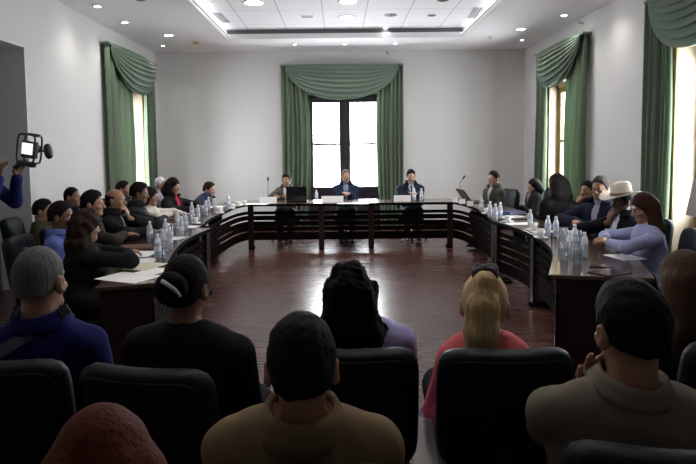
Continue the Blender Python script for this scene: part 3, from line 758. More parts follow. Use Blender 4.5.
    if hst == 'ponytail':
        tf = Field(hlo, hhi, min(h, .007))
        pts = [hp(0, -.07, .10), hp(0, -.115, .10), hp(-.008, -.135, .02), hp(-.012, -.13, -.07), hp(-.012, -.12, -.14), hp(-.01, -.105, -.19)]; rr_ = [.025, .04, .056, .060, .052, .028]
        for i in range(5): tf.cone(pts[i], pts[i+1], rr_[i], rr_[i+1], .02)
        tf.noise(.005, 240, seed+3, (1, 1, .12)); me, P, Q = tf.mesh('pony'); link('ponytail', me, hm, root)
        rf = Field(hc-V3(.2, .3, .1), hc+V3(.2, .1, .3), .006)
        c0 = hp(0, -.065, .125)
        for kk in range(12):
            aa = kk*math.pi/6; pA = c0+Hm @ V3(.030*math.cos(aa), .026*math.sin(aa), .008*math.sin(3*aa)+.01); aa2 = aa+math.pi/6; pB = c0+Hm @ V3(.030*math.cos(aa2), .026*math.sin(aa2), .008*math.sin(3*aa2)+.01)
            rf.cone(pA, pB, .017+.004*(kk % 2), .017+.004*((kk+1) % 2), .006)
        rf.noise(.004, 170, 3); me, P, Q = rf.mesh('scrunchie'); link('scrunchie', me, mat('black patterned scrunchie', (.02, .018, .022), .7, var=.8, vscale=60, bump=.3, bscale=90), root)['label'] = 'black patterned scrunchie'
    if hst == 'bun':
        bf = Field(hlo, hhi, .007); bf.ell(hp(0, -.115, .01), (.062, .04, .06), Hm, .01); bf.noise(.004, 160, seed); me, P, Q = bf.mesh('bun'); link('bun', me, hm, root)
        b = B(); b.tube([hp(-.012, -.158, .044), hp(.02, -.166, .032), hp(.045, -.157, .012), hp(.056, -.142, -.012)], .0075, 8, .005); b.out('hair_clip', mat('pearl white clip', (.75, .74, .70), .3, var=.03, vscale=40), root, True)['label'] = 'white curved hair clip'
    # ---- clothes
    kind, colr = top[0], top[1]; cm = fabric(colr)
    inf = {'jacket': .019, 'shirt': .012, 'blouse': .011, 'sweater': .014, 'tee': .010}[kind]
    gf = Field(sc_lo, sc_hi, max(h, .0085))
    torso(gf, inf, .035)
    for i in (0, 1): arm(gf, i, inf, .03, .95 if kind != 'tee' else .12, .9)
    gf.noise(.006, 36, seed+5); gf.noise(.0024, 95, seed+6, (1, 1, .6))
    nk = unit(hp(0, -.02, -.06)-nbb); gf.cone(nbb+nk*(-.0), nbb+nk*.25, nr+.006, nr+.02, .006, 's')
    if vneck:                                                    # an open front down to height vneck (fraction of the chest)
        for j in range(7):
            tt = j/6; z = .47+(vneck-.47)*tt; p = up((0, .15, z)); gf.ell(p, (.052*(1-tt)+.008, .12, .05), U, .004, 's')
    gf.plane(V3(0, 0, PZ-.085), V3(0, 0, -1), .01)
    me, P, Q = gf.mesh('garment'); GP_, GQ_ = P, Q; link({'jacket': 'jacket', 'shirt': 'shirt', 'blouse': 'blouse', 'sweater': 'sweater', 'tee': 'shirt'}[kind], me, cm, root)
    if kind in ('jacket', 'shirt'):                              # collar standing round the neck
        def collar(name, m, r0, z0, z1, flare, gap):
            P = []; n = 34
            nz = unit(nk+V3(0, -.12, 0)); nx = V3(1, 0, 0); ny = np.cross(nz, nx); ny = unit(ny); nx = np.cross(ny, nz)
            for i in range(n+1):
                aa = math.pi/2+gap+(2*math.pi-2*gap)*i/n; fr = (1+math.sin(aa))/2
                row = []
                for j in range(7):
                    t_ = j/6
                    if t_ < .45: s_ = t_/.45; rr_ = r0+.0*s_; zz = z0+(z1-z0)*s_
                    else: s_ = (t_-.45)/.55; rr_ = r0+.006+flare*s_; zz = z1-(z1-z0)*1.05*s_
                    zz -= .05*fr*fr
                    row.append(nbb+V3(0, -.002, -.002)+nx*(rr_*math.cos(aa))+ny*(rr_*1.08*math.sin(aa))+nz*zz)
                P.append(row)
            B().grid([[tuple(p) for p in r] for r in P], .004).out(name, m, root, True)
        if kind == 'jacket':
            collar('collar', cm, nr+.022, .0, .075, .036, .75)
        else: collar('collar', cm, nr+.017, .0, .046+.02*(S-.8)/.3, .028, .5)
    if vneck:
        uf = Field(up((-.25, -.2, .1))-V3(0, .2, .1), up((.25, .3, .55))+V3(0, .1, .1), .009)
        torso(uf, .006, .03); uf.cone(nbb, nbb+nk*.045, nr+.01, nr+.009, .01); uf.cone(nbb+nk*.0, nbb+nk*.25, nr+.003, nr+.004, .004, 's')
        uf.plane(up((0, 0, .08)), V3(0, 0, -1)); uf.plane(up((0, .02, 0)), V3(0, -1, 0)); uf.plane(up((.11, 0, 0)), V3(1, 0, 0)); uf.plane(up((-.11, 0, 0)), V3(-1, 0, 0))
        me, P, Q = uf.mesh('inner'); link('shirt_front', me, fabric(top[2]), root)
        if tie:
            tf = Field(up((-.1, -.1, .0))-V3(0, .3, 0), up((.1, .3, .6))+V3(0, .1, 0), .007)
            tf.ell(up((0, .10, .455))+shift*.5, (.02, .016, .022), U, .006); tf.cone(up((0, .112, .44)), up((0, .135, .15)), .012, .03, .01)
            me, P, Q = tf.mesh('tie'); link('necktie', me, fabric(tie), root)
    lf = Field(V3(-.3, -.25, .0), V3(.3, .6, PZ+.2), .011); legsf(lf, .016); lf.ell(V3(0, 0, PZ), V3(.185, .135, .12), None, .04); lf.plane(V3(0, 0, .075), V3(0, 0, -1)); lf.noise(.004, 35, seed)
    if pose == 'sit': lf.plane(V3(0, 0, .46), V3(0, 0, -1)) if False else None
    me, P, Q = lf.mesh('trousers'); link('trousers', me, fabric(pants), root)
    for i in (0, 1):
        sf = Field(an[i]-V3(.1, .15, .11), an[i]+V3(.1, .28, .1), .011); c = an[i]
        sf.ell(c+V3(0, .075, -.045), (.046, .125, .038), None, .02); sf.cone(c, c+V3(0, 0, -.04), .046, .048, .03); sf.plane(V3(0, 0, .004), V3(0, 0, -1)); me, P, Q = sf.mesh('shoe'); link('shoe', me, M['shoe'], root)
    # ---- extras
    for e in extras:
        if e == 'glasses':
            b = B()
            for sg in (-1, 1):
                b.tube([tuple(hp(sg*.032+.021*math.cos(q*math.pi/6), .104-.004*abs(math.cos(q*math.pi/6)), .0+.017*math.sin(q*math.pi/6))) for q in range(13)], .0022, 6)
                b.tube([tuple(hp(sg*.053, .1, .004)), tuple(hp(sg*.083, .05, .006)), tuple(hp(sg*.086, -.01, .0))], .0018, 6)
            b.tube([tuple(hp(-.012, .107, .002)), tuple(hp(.012, .107, .002))], .002, 6); b.out('glasses', M['blackplastic'], root, True)
        if e == 'cowboy':
            b = B(); prof = [(0, .205), (.035, .2), (.06, .192), (.078, .18), (.088, .15), (.094, .10), (.098, .07)]
            hb = B().lathe(prof[:], 36, None, .86, 1.08)
            P = []
            for i in range(49):
                aa = 2*math.pi*i/48; row = []
                for j in range(10):
                    t_ = j/9; rr_ = .094+.105*t_; cx_ = rr_*.86*math.cos(aa)*(1-.10*t_*abs(math.cos(aa))); cy_ = rr_*1.06*math.sin(aa)
                    zz = .068+.034*t_*t_*math.cos(aa)**2-.022*t_*abs(math.sin(aa))**3; row.append((cx_, cy_, zz))
                P.append(row)
            hb.grid(P, .005)
            for v in hb.bm.verts:                                # crease of the crown
                if v.co.z > .165: v.co.z -= .03*math.exp(-(v.co.x/.022)**2)*(v.co.z-.165)/.04
            ho = hb.out('cowboy_hat', M['felt'], None, True); bb = B().lathe([(.0955, .07), (.1, .072), (.0985, .098), (.0935, .099)], 36, None, .865, 1.085).out('hat_band', M['hatband'], ho, True)
            tag(ho, 'pale cowboy hat worn by the man in dark suit at the right table', 'hat')
            ho.matrix_world = Matrix.Translation((ox, oy, 0)) @ Matrix.Rotation(a, 4, 'Z') @ Matrix.Translation(hp(0, -.01, -.008)) @ Matrix([list(r) for r in Hm]).to_4x4()
        if e == 'strap':
            b = B(); rows = []
            from mathutils.bvhtree import BVHTree
            tree = BVHTree.FromPolygons([tuple(v) for v in GP_], [tuple(q) for q in GQ_])
            for i in range(33):
                t_ = i/32; row = []
                for wv in (-.02, 0, .02):
                    x = -.24+.36*t_-wv*.5; z = .82+.185*t_+.03*t_*t_+wv*.87
                    hit = tree.ray_cast(Vector((x, -.8, z)), Vector((0, 1, 0)))
                    y = hit[0].y-.004 if hit[0] is not None else -.02
                    row.append((x, y, z))
                rows.append(row)
            b.grid(rows, .004); b.out('shoulder_strap', fabric((.13, .14, .17)), root)['label'] = 'grey shoulder strap across the back'
        if e == 'badge':
            b = B(); b.box((-.035, 0, -.05), (.035, .004, .05)); o = b.out('name_badge', M['paper'], root); o.location = up((.03, .165, .33)); o.rotation_euler = (-L, 0, 0)
    CHAIRS.append((ox, oy, a, chair, label, pose))
    return root
CHAIRS = []

# ------------------------------------------------------------------ chair
def make_chair():
    c = thing('office_chair', 'x', 'chair')
    W, T = .228, .035
    def pad(z0, z1, yf, name, thick, tilt, cv=.04):
        P = []; nu, nv = 20, 20
        bm2 = B(); b2 = bmesh.new()
        pts = []
        hw, hh = W, (z1-z0)/2
        def rr(t):                                               # rounded rectangle outline
            k = 6.5; c_, s_ = math.cos(t), math.sin(t); q = (abs(c_)**k+abs(s_)**k)**(-1/k); return (hw*c_*q, hh*s_*q)
        rings = []; n = 56
        for sc, dy in ((.0, thick*.5+.012), (.5, thick*.5+.012), (.8, thick*.5+.008), (.93, thick*.5), (.985, thick*.34), (1., 0), (.985, -thick*.34), (.93, -thick*.5), (.8, -thick*.5), (.5, -thick*.5), (0., -thick*.5)):
            if sc == 0: rings.append([b2.verts.new((0, dy, 0))]); continue
            rings.append([b2.verts.new((x*sc, dy + cv*(x*sc/W)**2, z*sc)) for x, z in (rr(2*math.pi*i/n) for i in range(n))])
        for p, q in zip(rings, rings[1:]):
            for k in range(n):
                f = list(dict.fromkeys([p[k % len(p)], p[(k+1) % len(p)], q[(k+1) % len(q)], q[k % len(q)]]))
                if len(f) > 2: b2.faces.new(f)
        bmesh.ops.recalc_face_normals(b2, faces=b2.faces)
        bm2._merge(b2, tilt); return bm2.out(name, M['leather'], c, True)
    bk = pad(.50, .94, 0, 'backrest', .075, Matrix.Translation((0, -.285, .72)) @ Matrix.Rotation(R(9), 4, 'X'))
    # stitched seam round the back of the backrest
    k = 6.5; pts = []
    for i in range(57):
        t = 2*math.pi*i/56; c_, s_ = math.cos(t), math.sin(t); q = (abs(c_)**k+abs(s_)**k)**(-1/k); x, z = W*.91*c_*q, .22*.9*s_*q
        pts.append(Matrix.Translation((0, -.285, .72)) @ Matrix.Rotation(R(9), 4, 'X') @ Vector((x, -.0405+.04*(x/W)**2, z)))
    B().tube(pts, .004, 6).out('piping', M['leather'], bk, True)
    pad(0, .46, 0, 'seat', .085, Matrix.Translation((0, -.02, .360)) @ Matrix.Rotation(R(90), 4, 'X'), .012)
    B().box((-.03, -.30, .29), (.03, -.1, .305), None, .004).box((-.03, -.315, .29), (.03, -.3, .6), None, .004).out('back_bracket', M['blackplastic'], c)
    B().lathe([(0, .08), (.03, .08), (.03, .2), (.022, .2), (.022, .30), (.09, .30), (.09, .31), (0, .31)], 18).out('column', M['chrome'], c, True)
    for k in range(5):
        a = 2*math.pi*k/5+.3; d = Vector((math.cos(a), math.sin(a), 0)); s = Vector((-d.y, d.x, 0))
        lg = B().tube([d*.02+Vector((0, 0, .105)), d*.15+Vector((0, 0, .095)), d*.27+Vector((0, 0, .07))], .022, 8, .015).out('leg', M['chrome'], c, True)
        cs = B()
        mt = Matrix.Translation(d*.275+Vector((0, 0, .027))) @ Matrix.Rotation(a, 4, 'Z') @ Matrix.Rotation(R(90), 4, 'X')
        cs.lathe([(0, -.022), (.02, -.022), (.027, -.016), (.027, .016), (.02, .022), (0, .022)], 14, mt); cs.tube([d*.272+Vector((0, 0, .04)), d*.272+Vector((0, 0, .068))], .008, 6)
        cs.out('caster', M['blackplastic'], lg, True)
    return c
# ------------------------------------------------------------------ the people
def at(px, py, Y):
    """the point seen at pixel px, py at distance Y down the room"""
    py2 = py + .0105*(px-VPX); return ((px-VPX)*Y/F, Y, CH-(py2-VPY)*Y/F)
def pp(px, py, Y, *a, **k): return person(a[0], at(px, py, Y), *a[1:], **k)
LOW = dict(legs=True)
# rows of listeners, seen from behind
pp(299, 313, 1.51, 'man in a tan jacket with short black hair, seen from behind', 0, 1, hyaw=4, hpitch=4, hsz=1.1, hair=('short', 'black'), top=('jacket', (.22, .155, .09)), skin='mid', arms=('lap', 'lap'), h=.0065, chair='the man in the tan jacket', width=1.34, seed=3, knee=.32)
pp(634, 278, 1.58, 'broad man in a khaki shirt with hand at his chin, seen from behind', -10, 2, hyaw=16, hpitch=6, hsz=1.1, hair=('short', 'black'), top=('shirt', (.2, .17, .135)), skin='mid', arms=('chinfree', 'lap'), h=.0065, chair='the man in the khaki shirt', width=1.24, seed=5, knee=.35)
pp(91, 412, 1.02, 'person with loose dark red hair low at the bottom edge', 16, 2, hpitch=6, sex='f', hair=('bob', 'red'), top=('blouse', (.02, .02, .025)), skin='fair', arms=('lap', 'lap'), h=.0065, chair='the person with red hair', seed=7, knee=.33, width=.84)
pp(36, 247, 2.2, 'grey haired man in a blue shirt with a strap across his back', 0, 3, hyaw=-6, hpitch=2, hair=('buzz', 'grey'), top=('shirt', (.012, .014, .10)), skin='mid', arms=('lap', 'lap'), h=.0065, chair='the grey haired man in blue', width=1.04, extras=('strap',), seed=9, hsz=1.1)
pp(184, 255, 2.12, 'woman in black with a bun held by a white clip', -12, 3, hyaw=-4, hpitch=5, sex='f', hair=('bun', 'black'), top=('sweater', (.010, .010, .012)), skin='dark', arms=('lap', 'lap'), h=.0065, chair='the woman with the white hair clip', width=1.3, seed=11, hsz=1.0)
pp(349, 257, 2.27, 'woman in a pale violet top with long black wavy hair, seen from behind', 0, 2, hpitch=3, sex='f', hair=('curly', 'black'), top=('blouse', (.42, .39, .70)), skin='mid', arms=('lap', 'lap'), h=.0065, chair='the woman in the pale violet top', width=1.5, seed=13, hsz=.88)
pp(486, 270, 2.25, 'woman in a coral top with a blonde ponytail, seen from behind', 0, 2, hyaw=-14, hpitch=4, sex='f', hair=('ponytail', 'blonde'), top=('tee', (.70, .15, .16)), skin='fair', arms=('lap', 'lap'), h=.0065, chair='the woman with the blonde ponytail', width=1.12, seed=15, hsz=1.12)
pp(686, 250, 2.34, 'woman with long streaked brown hair behind the man in khaki', 10, 3, hpitch=4, sex='f', hair=('long', 'streak'), top=('blouse', (.015, .015, .02)), skin='mid', arms=('lap', 'lap'), h=.0065, chair='the woman with long streaked hair', seed=17)
# cameraman standing at the opening in the left wall
person('man in a blue sleeve holding up a camera rig by the left wall', (-3.02, 4.95, 1.74), -88, 0, hair=('short', 'black'), top=('shirt', (.018, .022, .12)), skin='dark', pose='stand', h=.007,
       arms=(((-.08, .32, 1.40), (.1, .35, .9), (-.6, -.8, .2), (-.3, .3, -1)), ((.10, .26, 1.405), (-.1, .3, .95), (.7, -.7, .2), (.4, .1, -1))), seed=19)
# left side of the tables, near to far
DK = (.012, .012, .015)
pp(84, 207, 4.34, 'woman in black with a mass of dark curly hair at the near left table', -50, 12, hyaw=8, hpitch=6, sex='f', hair=('curly', 'brown'), top=('sweater', (.010, .010, .012)), arms=('table', 'tablein'), skin='mid', h=.008, chair='the curly haired woman in black', seed=21, width=1.1, edge=.1)
pp(60, 200, 4.82, 'dark haired person in a light blue shirt behind the curly haired woman', -85, 8, hpitch=4, hair=('short', 'black'), top=('shirt', (.10, .13, .36)), arms=('lap', 'lap'), skin='dark', chair='the person in the light blue shirt', seed=23, width=.9)
pp(42, 198, 6.2, 'dark haired person in olive nearest the grey opening', -80, 5, hpitch=3, hair=('short', 'black'), top=('shirt', (.07, .065, .03)), arms=('lap', 'lap'), skin='mid', chair='the person in olive', seed=25, knee=.35)
pp(72, 187, 6.97, 'man with cropped hair against the bare white wall', -85, 4, hyaw=-10, hair=('buzz', 'black'), top=('shirt', (.02, .02, .025)), arms=('lap', 'lap'), skin='mid', chair='the man with cropped hair', seed=27, knee=.35)
pp(92, 189, 5.45, 'man with a full face turned to the table', -80, 10, hyaw=-4, hpitch=4, hair=('short', 'black'), top=('shirt', (.03, .025, .022)), arms=('lap', 'tablein'), skin='mid', chair='the man with the full face', seed=29, width=1.08)
pp(115, 189, 6.0, 'balding man in a black suit leaning his hand on his chin', -85, 14, hyaw=-6, hpitch=2, hair=('bald', 'brown'), top=('jacket', (.012, .012, .014), (.3, .3, .32)), vneck=.28, arms=('chin', 'table'), skin='mid', chair='the balding man in black', seed=31, width=1.08)
pp(123, 180, 8.55, 'dark haired person in the second row, half hidden by the balding man', -85, 4, hair=('short', 'black'), top=('shirt', (.03, .03, .035)), arms=('lap', 'lap'), skin='mid', chair='the half hidden person of the second row', seed=33, knee=.35)
pp(139, 181, 6.7, 'dark haired man in a dark open jacket bowing over papers', -80, 13, hyaw=6, hpitch=10, hair=('short', 'black'), top=('jacket', (.02, .02, .022), (.4, .4, .4)), vneck=.3, arms=('lap', 'tablein'), skin='dark', chair='the man bowing over papers', seed=35)
pp(150, 186, 7.35, 'woman in a white blouse with forearms on the left table', -95, 12, hyaw=0, hpitch=6, sex='f', hair=('bob', 'brown'), top=('blouse', (.62, .57, .50)), arms=('table', 'tablein'), skin='mid', chair='the woman in the white blouse', seed=37)
pp(161, 177, 10.0, 'white haired person sitting by the left wall curtain', -90, 4, hyaw=-8, hair=('thin', 'white'), top=('shirt', (.3, .31, .4)), arms=('lap', 'lap'), skin='mid', chair='the white haired person', seed=39, knee=.36)
pp(173, 177, 8.35, 'woman in a black jacket over a red top with a dark bob', -105, 10, hyaw=0, hpitch=8, sex='f', hair=('bob', 'black'), top=('jacket', (.009, .009, .011), (.42, .02, .05)), vneck=.1, arms=('table', 'table'), skin='mid', chair='the woman with the red top', seed=41, width=1.1)
pp(209, 181, 9.65, 'man in a navy jacket leaning far over the corner table', -94, 46, hyaw=-10, hpitch=14, hroll=6, hair=('short', 'brown'), top=('jacket', (.028, .036, .075), (.2, .22, .3)), arms=('lap', 'lap'), skin='fair', chair='the leaning man in navy', seed=43, edge=.1, width=1.15)
# head table
pp(286.5, 172.5, 10.7, 'man in a grey jacket behind the open laptop at the end table', 180, 7, hyaw=-8, hpitch=9, hair=('short', 'black'), top=('jacket', (.085, .075, .075), (.6, .6, .6)), vneck=.2, arms=('tablein', 'table'), skin='mid', chair='the man at the laptop', seed=45, edge=.36)
pp(346, 169.5, 10.75, 'grey haired man in a dark blue jacket in front of the window', 180, 7, hyaw=6, hpitch=2, hair=('thin', 'grey'), top=('jacket', (.022, .03, .06), (.25, .3, .42)), vneck=.2, arms=('tablein', 'tablein'), skin='fair', chair='the grey haired man by the window', seed=47, edge=.36)
pp(411, 168.5, 10.62, 'man in a navy suit reading at the right of the window', 180, 8, hyaw=3, hpitch=14, hair=('short', 'black'), top=('jacket', (.014, .017, .034), (.55, .58, .65)), vneck=.2, tie=(.03, .04, .1), arms=('tablein', 'tablein'), skin='fair', chair='the man in the navy suit', seed=49, edge=.36)
# right side of the tables, far to near
pp(494, 170, 9.6, 'man in a grey olive jacket at the far right corner, facing his laptop', 112, 6, hyaw=4, hpitch=6, hair=('short', 'brown'), top=('jacket', (.06, .06, .05), (.45, .4, .38)), vneck=.25, arms=('lap', 'lap'), skin='fair', chair='the man in the grey olive jacket', seed=51, knee=.36)
pp(534, 178, 9.85, 'dark haired woman at the far right, looking left along the table', 95, 8, hyaw=0, hpitch=4, sex='f', hair=('bob', 'black'), top=('jacket', (.03, .03, .035), (.3, .25, .25)), vneck=.25, arms=('lap', 'lap'), skin='fair', chair='the dark haired woman at the far right', seed=53, knee=.34)
pp(557, 173, 7.25, 'person all in black with long black hair, back half turned', 30, 10, hyaw=-6, hpitch=4, sex='f', hair=('hood', 'black'), top=('jacket', (.006, .006, .007)), arms=('lap', ((.27, .2, .93), (.1, .2, 1), (.3, -1, 0))), skin='mid', chair='the person all in black', width=1.35, seed=55, knee=.36)
pp(588, 180, 7.75, 'dark haired man with hand over his mouth, behind the man with glasses', 105, 8, hyaw=18, hpitch=2, hair=('short', 'black'), top=('shirt', (.02, .02, .03)), arms=('lap', 'mouth'), skin='mid', chair='the man with hand over his mouth', seed=57, knee=.34)
pp(601, 175, 6.16, 'man with glasses and grey hair in a dark navy suit', 118, 9, hyaw=12, hpitch=6, hair=('short', 'darkgrey'), top=('jacket', (.014, .015, .035), (.35, .36, .42)), vneck=.2, arms=('table', 'tablein'), skin='mid', extras=('glasses',), h=.008, chair='the man with glasses', width=1.08, seed=59)
pp(622, 179, 5.5, 'man in a cowboy hat and dark suit at the right table', 106, 11, hyaw=2, hpitch=6, hair=('short', 'black'), top=('jacket', (.010, .010, .014), (.8, .82, .9)), vneck=.12, arms=('lap', 'chin'), skin='dark', extras=('cowboy', 'badge'), h=.008, chair='the man in the cowboy hat', seed=61)
pp(645, 192, 4.78, 'young woman in a pale blue shirt with long brown hair, writing', 80, 14, hyaw=10, hpitch=18, sex='f', hair=('long', 'auburn'), top=('blouse', (.3, .33, .52)), arms=('tablein', 'tablein'), skin='mid', h=.007, chair='the young woman in pale blue', width=1.14, seed=63)
person('person at the right edge of the picture holding up a sheet of paper', (2.96, 3.75, 1.3), 92, 5, hair=('short', 'black'), top=('shirt', (.2, .2, .22)), skin='mid', arms=('lap', ((.02, .42, 1.10), (-.2, .9, .45), (.4, -.5, 1))), chair='the person holding up a sheet', seed=65)

# ------------------------------------------------------------------ chairs
proto = make_chair(); first = True
for ox, oy, a, cl, lab, pose in CHAIRS:
    if pose != 'sit': continue
    c = proto if first else copy_tree(proto)
    first = False
    c.location = (ox, oy, 0); c.rotation_euler = (0, 0, a); c['label'] = 'dark leather office chair under ' + cl; c['category'] = 'chair'; c['group'] = 'office chairs of the meeting'

# ------------------------------------------------------------------ things held or lying on the tables
def bottle():
    c = thing('water_bottle', 'x', 'water bottle')
    BS = Matrix.Scale(.88, 4)
    B().lathe([(0, 0), (.026, 0), (.031, .006), (.031, .05), (.0285, .056), (.031, .062), (.031, .13), (.029, .15), (.022, .175), (.0135, .192), (.0125, .203), (.0125, .206)], 18, BS).out('bottle_shell', M['bottle'], c, True)
    B().lathe([(0, .005), (.028, .006), (.0285, .05), (.0285, .12), (0, .12)], 16, BS).out('water', M['water'], c, True)
    B().lathe([(.0316, .066), (.032, .068), (.032, .112), (.0316, .114)], 18, BS).out('bottle_label', M['label'], c, True)
    B().lathe([(.0148, .203), (.015, .205), (.015, .219), (.0135, .222), (0, .222)], 16, BS).out('bottle_cap', M['whiteplastic'], c, True)
    return c
def drinking_glass():
    c = thing('drinking_glass', 'x', 'drinking glass')
    B().lathe([(0, 0), (.028, 0), (.030, .004), (.036, .125), (.034, .125), (.0285, .01), (0, .009)], 20).out('glass_wall', M['glassware'], c, True)
    B().lathe([(0, .0105), (.0275, .011), (.0318, .075), (0, .075)], 18).out('water', M['water'], c, True)
    return c
def cup():
    c = thing('coffee_cup', 'x', 'cup')
    B().lathe([(0, .012), (.022, .012), (.03, .03), (.038, .075), (.0355, .075), (.028, .034), (0, .02)], 22).out('bowl', M['whiteplastic'], c, True)
    B().lathe([(0, 0), (.04, .0), (.068, .012), (.066, .015), (.04, .006), (0, .0115)], 24).out('saucer', M['whiteplastic'], c, True)
    B().tube([(.034, 0, .062), (.052, 0, .06), (.056, 0, .045), (.046, 0, .033), (.032, 0, .034)], .004, 8).out('handle', M['whiteplastic'], c, True)
    return c
def tent():
    c = thing('tent_card', 'x', 'tent card')
    B().box((-.045, -.002, 0), (.045, .002, .075), Matrix.Translation((0, -.02, 0)) @ Matrix.Rotation(R(-14), 4, 'X')).box((-.045, -.002, 0), (.045, .002, .075), Matrix.Translation((0, .02, 0)) @ Matrix.Rotation(R(14), 4, 'X')).out('card_fold', M['paper'], c)
    return c
_p = {}
def _short(t):
    return t
def put(kind, maker, x, y, label, group, rz=0, z=TZ+.0065):
    if kind not in _p: c = _p[kind] = maker()
    else: c = copy_tree(_p[kind])
    c.location = (x, y, z); c.rotation_euler = (0, 0, rz); c['label'] = label; c['group'] = group; return c
def byp(px, py, side):
    """foot of something on a table seen at px, py"""
    py2 = py + .0105*(px-VPX); Y = F*(CH-TZ)/(py2-VPY); return ((px-VPX)*Y/F, Y)
GL, GR = 'water bottles on the left tables', 'water bottles on the right tables'
lb = [(148, 243, 'nearest the brown folder'), (155.5, 260, 'nearest on the left table'), (161, 254, 'second nearest, beside the front bottle'), (168, 250.5, 'by the inner rim of the left table'), (164, 240, 'beside the folded papers'), (180, 237, 'before the woman in the white blouse'),
      (184, 231, 'close to the near end of the corner table'), (176, 228, 'in front of the hands of the woman in white'), (197, 221.5, 'at the end of the corner table'), (191, 218, 'in front of the woman with the red top'), (205, 216, 'by the inner rim of the corner table'), (214, 213, 'in front of the leaning man in navy'),
      (208, 211, 'at the elbow of the man in navy'), (228, 208, 'last of the left row before the end table')]
for px, py, d in lb:
    x, y = byp(px, py, -1); put('bottle', bottle, x, y, 'water bottle on the left tables, '+d, GL, rnd.uniform(0, 6))
rb = [(482, 212, 'standing alone in front of the man in the olive jacket'), (496, 221, 'front one of the three at the module joint'), (501, 219, 'rear one of the three at the module joint'), (490.5, 218, 'inner one of the three at the module joint'), (531, 229, 'standing alone before the person in black'),
      (549, 237, 'inner one of the close pair before the person in black'), (557, 238, 'outer one of the close pair before the person in black'), (571, 257, 'nearest in the cluster on the bare table'), (576, 249, 'tallest looking, rear of the cluster on the bare table'), (586, 259, 'outer one of the cluster on the bare table')]
for px, py, d in rb:
    x, y = byp(px, py, 1); put('bottle', bottle, x, y, 'water bottle on the right, '+d, GR, rnd.uniform(0, 6))
x, y = byp(322, 205.5, 0); put('bottle', bottle, -.37, 9.8, 'clear water bottle on the end table beside the middle name plate', 'water bottles on the end table')
put('bottle', bottle, 1.24, 9.85, 'clear water bottle on the end table before the man in the navy suit', 'water bottles on the end table')
put('bottle', bottle, 1.36, 9.88, 'water bottle on the end table at the elbow of the man in navy', 'water bottles on the end table')
for i, (px, py, d) in enumerate([(163, 258, 'left tables, near the rim by the front bottles'), (153, 249, 'left tables, beside the white papers'), (172, 237, 'left tables, in front of the man bowing over papers'), (188, 226, 'left tables, at the joint of two tables'), (200, 215, 'left tables, before the woman with the red top'),
        (225, 211.5, 'left tables, before the man in navy'), (159, 246, 'left tables, amid the crowded bottles'), (579, 246, 'right table, within the bottle cluster'), (579, 265, 'right table, front of the bottle cluster'), (566, 260, 'right table, near edge of the bottle cluster'), (565, 243, 'right table, by the inner rim'), (563, 248.5, 'right table, between rim and cluster')]):
    x, y = byp(px, py, 1); put('glass', drinking_glass, x, y, 'drinking glass on the '+d, 'drinking glasses on the tables')
for px, py, d in [(231, 209.5, 'at the far end of the left row of bottles'), (237.5, 206.8, 'last on the left before the end table'), (219, 214, 'beside the bottle of the man in navy'), (194, 224.5, 'at the joint of the left tables'), (487, 214.5, 'beside the lone bottle on the far right'), (509, 223, 'at the far end of the right table'), (542, 239.5, 'by the inner rim of the right table'), (535, 231, 'behind the rim before the person in black'), (244, 206, 'white and low near the name plate')]:
    x, y = byp(px, py, 1); put('cup', cup, x, y, 'white cup on a saucer, '+d, 'white cups on the tables', rnd.uniform(0, 6))
for px, py, d in [(455.5, 202.6, 'innermost of the three'), (462.5, 204.2, 'middle of the three'), (470.5, 206.6, 'outermost of the three')]:
    x, y = byp(px, py, 1); put('tent', tent, x, y, 'small white folded card on the far right corner table, '+d, 'white folded cards', R(-25))
def plate(x, y, w, label, rz=0):
    c = thing('name_plate', label, 'name plate', (x, y, TZ+.0005), rz, 'name plates on the end table')
    B().box((-w/2, -.0015, 0), (w/2, .0015, .1), Matrix.Translation((0, -.03, 0)) @ Matrix.Rotation(R(-17), 4, 'X')).out('front_face', M['paper'], c)
    B().box((-w/2, -.0015, 0), (w/2, .0015, .1), Matrix.Translation((0, .03, 0)) @ Matrix.Rotation(R(17), 4, 'X')).out('rear_face', M['paper'], c)
plate(-1.16, 9.78, .28, 'white name plate in front of the man at the laptop'); plate(-.11, 9.84, .36, 'white name plate in front of the grey haired man'); plate(1.04, 9.84, .28, 'white name plate in front of the man in the navy suit')
def laptop(x, y, rz, label, op=100):
    c = thing('laptop', label, 'laptop', (x, y, TZ+.0005), rz)
    B().box((-.17, -.12, .0), (.17, .12, .018), None, .005).out('keyboard_base', M['blackplastic'], c)
    l = B().box((-.17, -.006, 0), (.17, .006, .25), Matrix.Translation((0, .122, .016)) @ Matrix.Rotation(R(op-90)*-1, 4, 'X'), .004).out('screen_lid', M['screen'], c)
    return c
laptop(-.70, 9.97, R(180), 'dark open laptop on the end table, its back to the room', 100)
lx, ly = byp(469, 206, 1); laptop(2.17, 9.5, R(100), 'dark open laptop before the man in the grey olive jacket', 128)
def sheet(x, y, rz, w, h, m, label, cat='paper', name='paper_sheet', t=.0012, z=TZ, curl=0., group=None):
    P = [[((-.5+i/8)*w, (-.5+j/8)*h, curl*((i/8-.5)**2*2+.3*(j/8)**2)) for j in range(9)] for i in range(9)]
    o = B().grid(P, t).out(name, m); o.location = (x, y, z+t+.0006); o.rotation_euler = (0, 0, rz); return tag(o, label, cat, group)
GP = 'papers on the left tables'
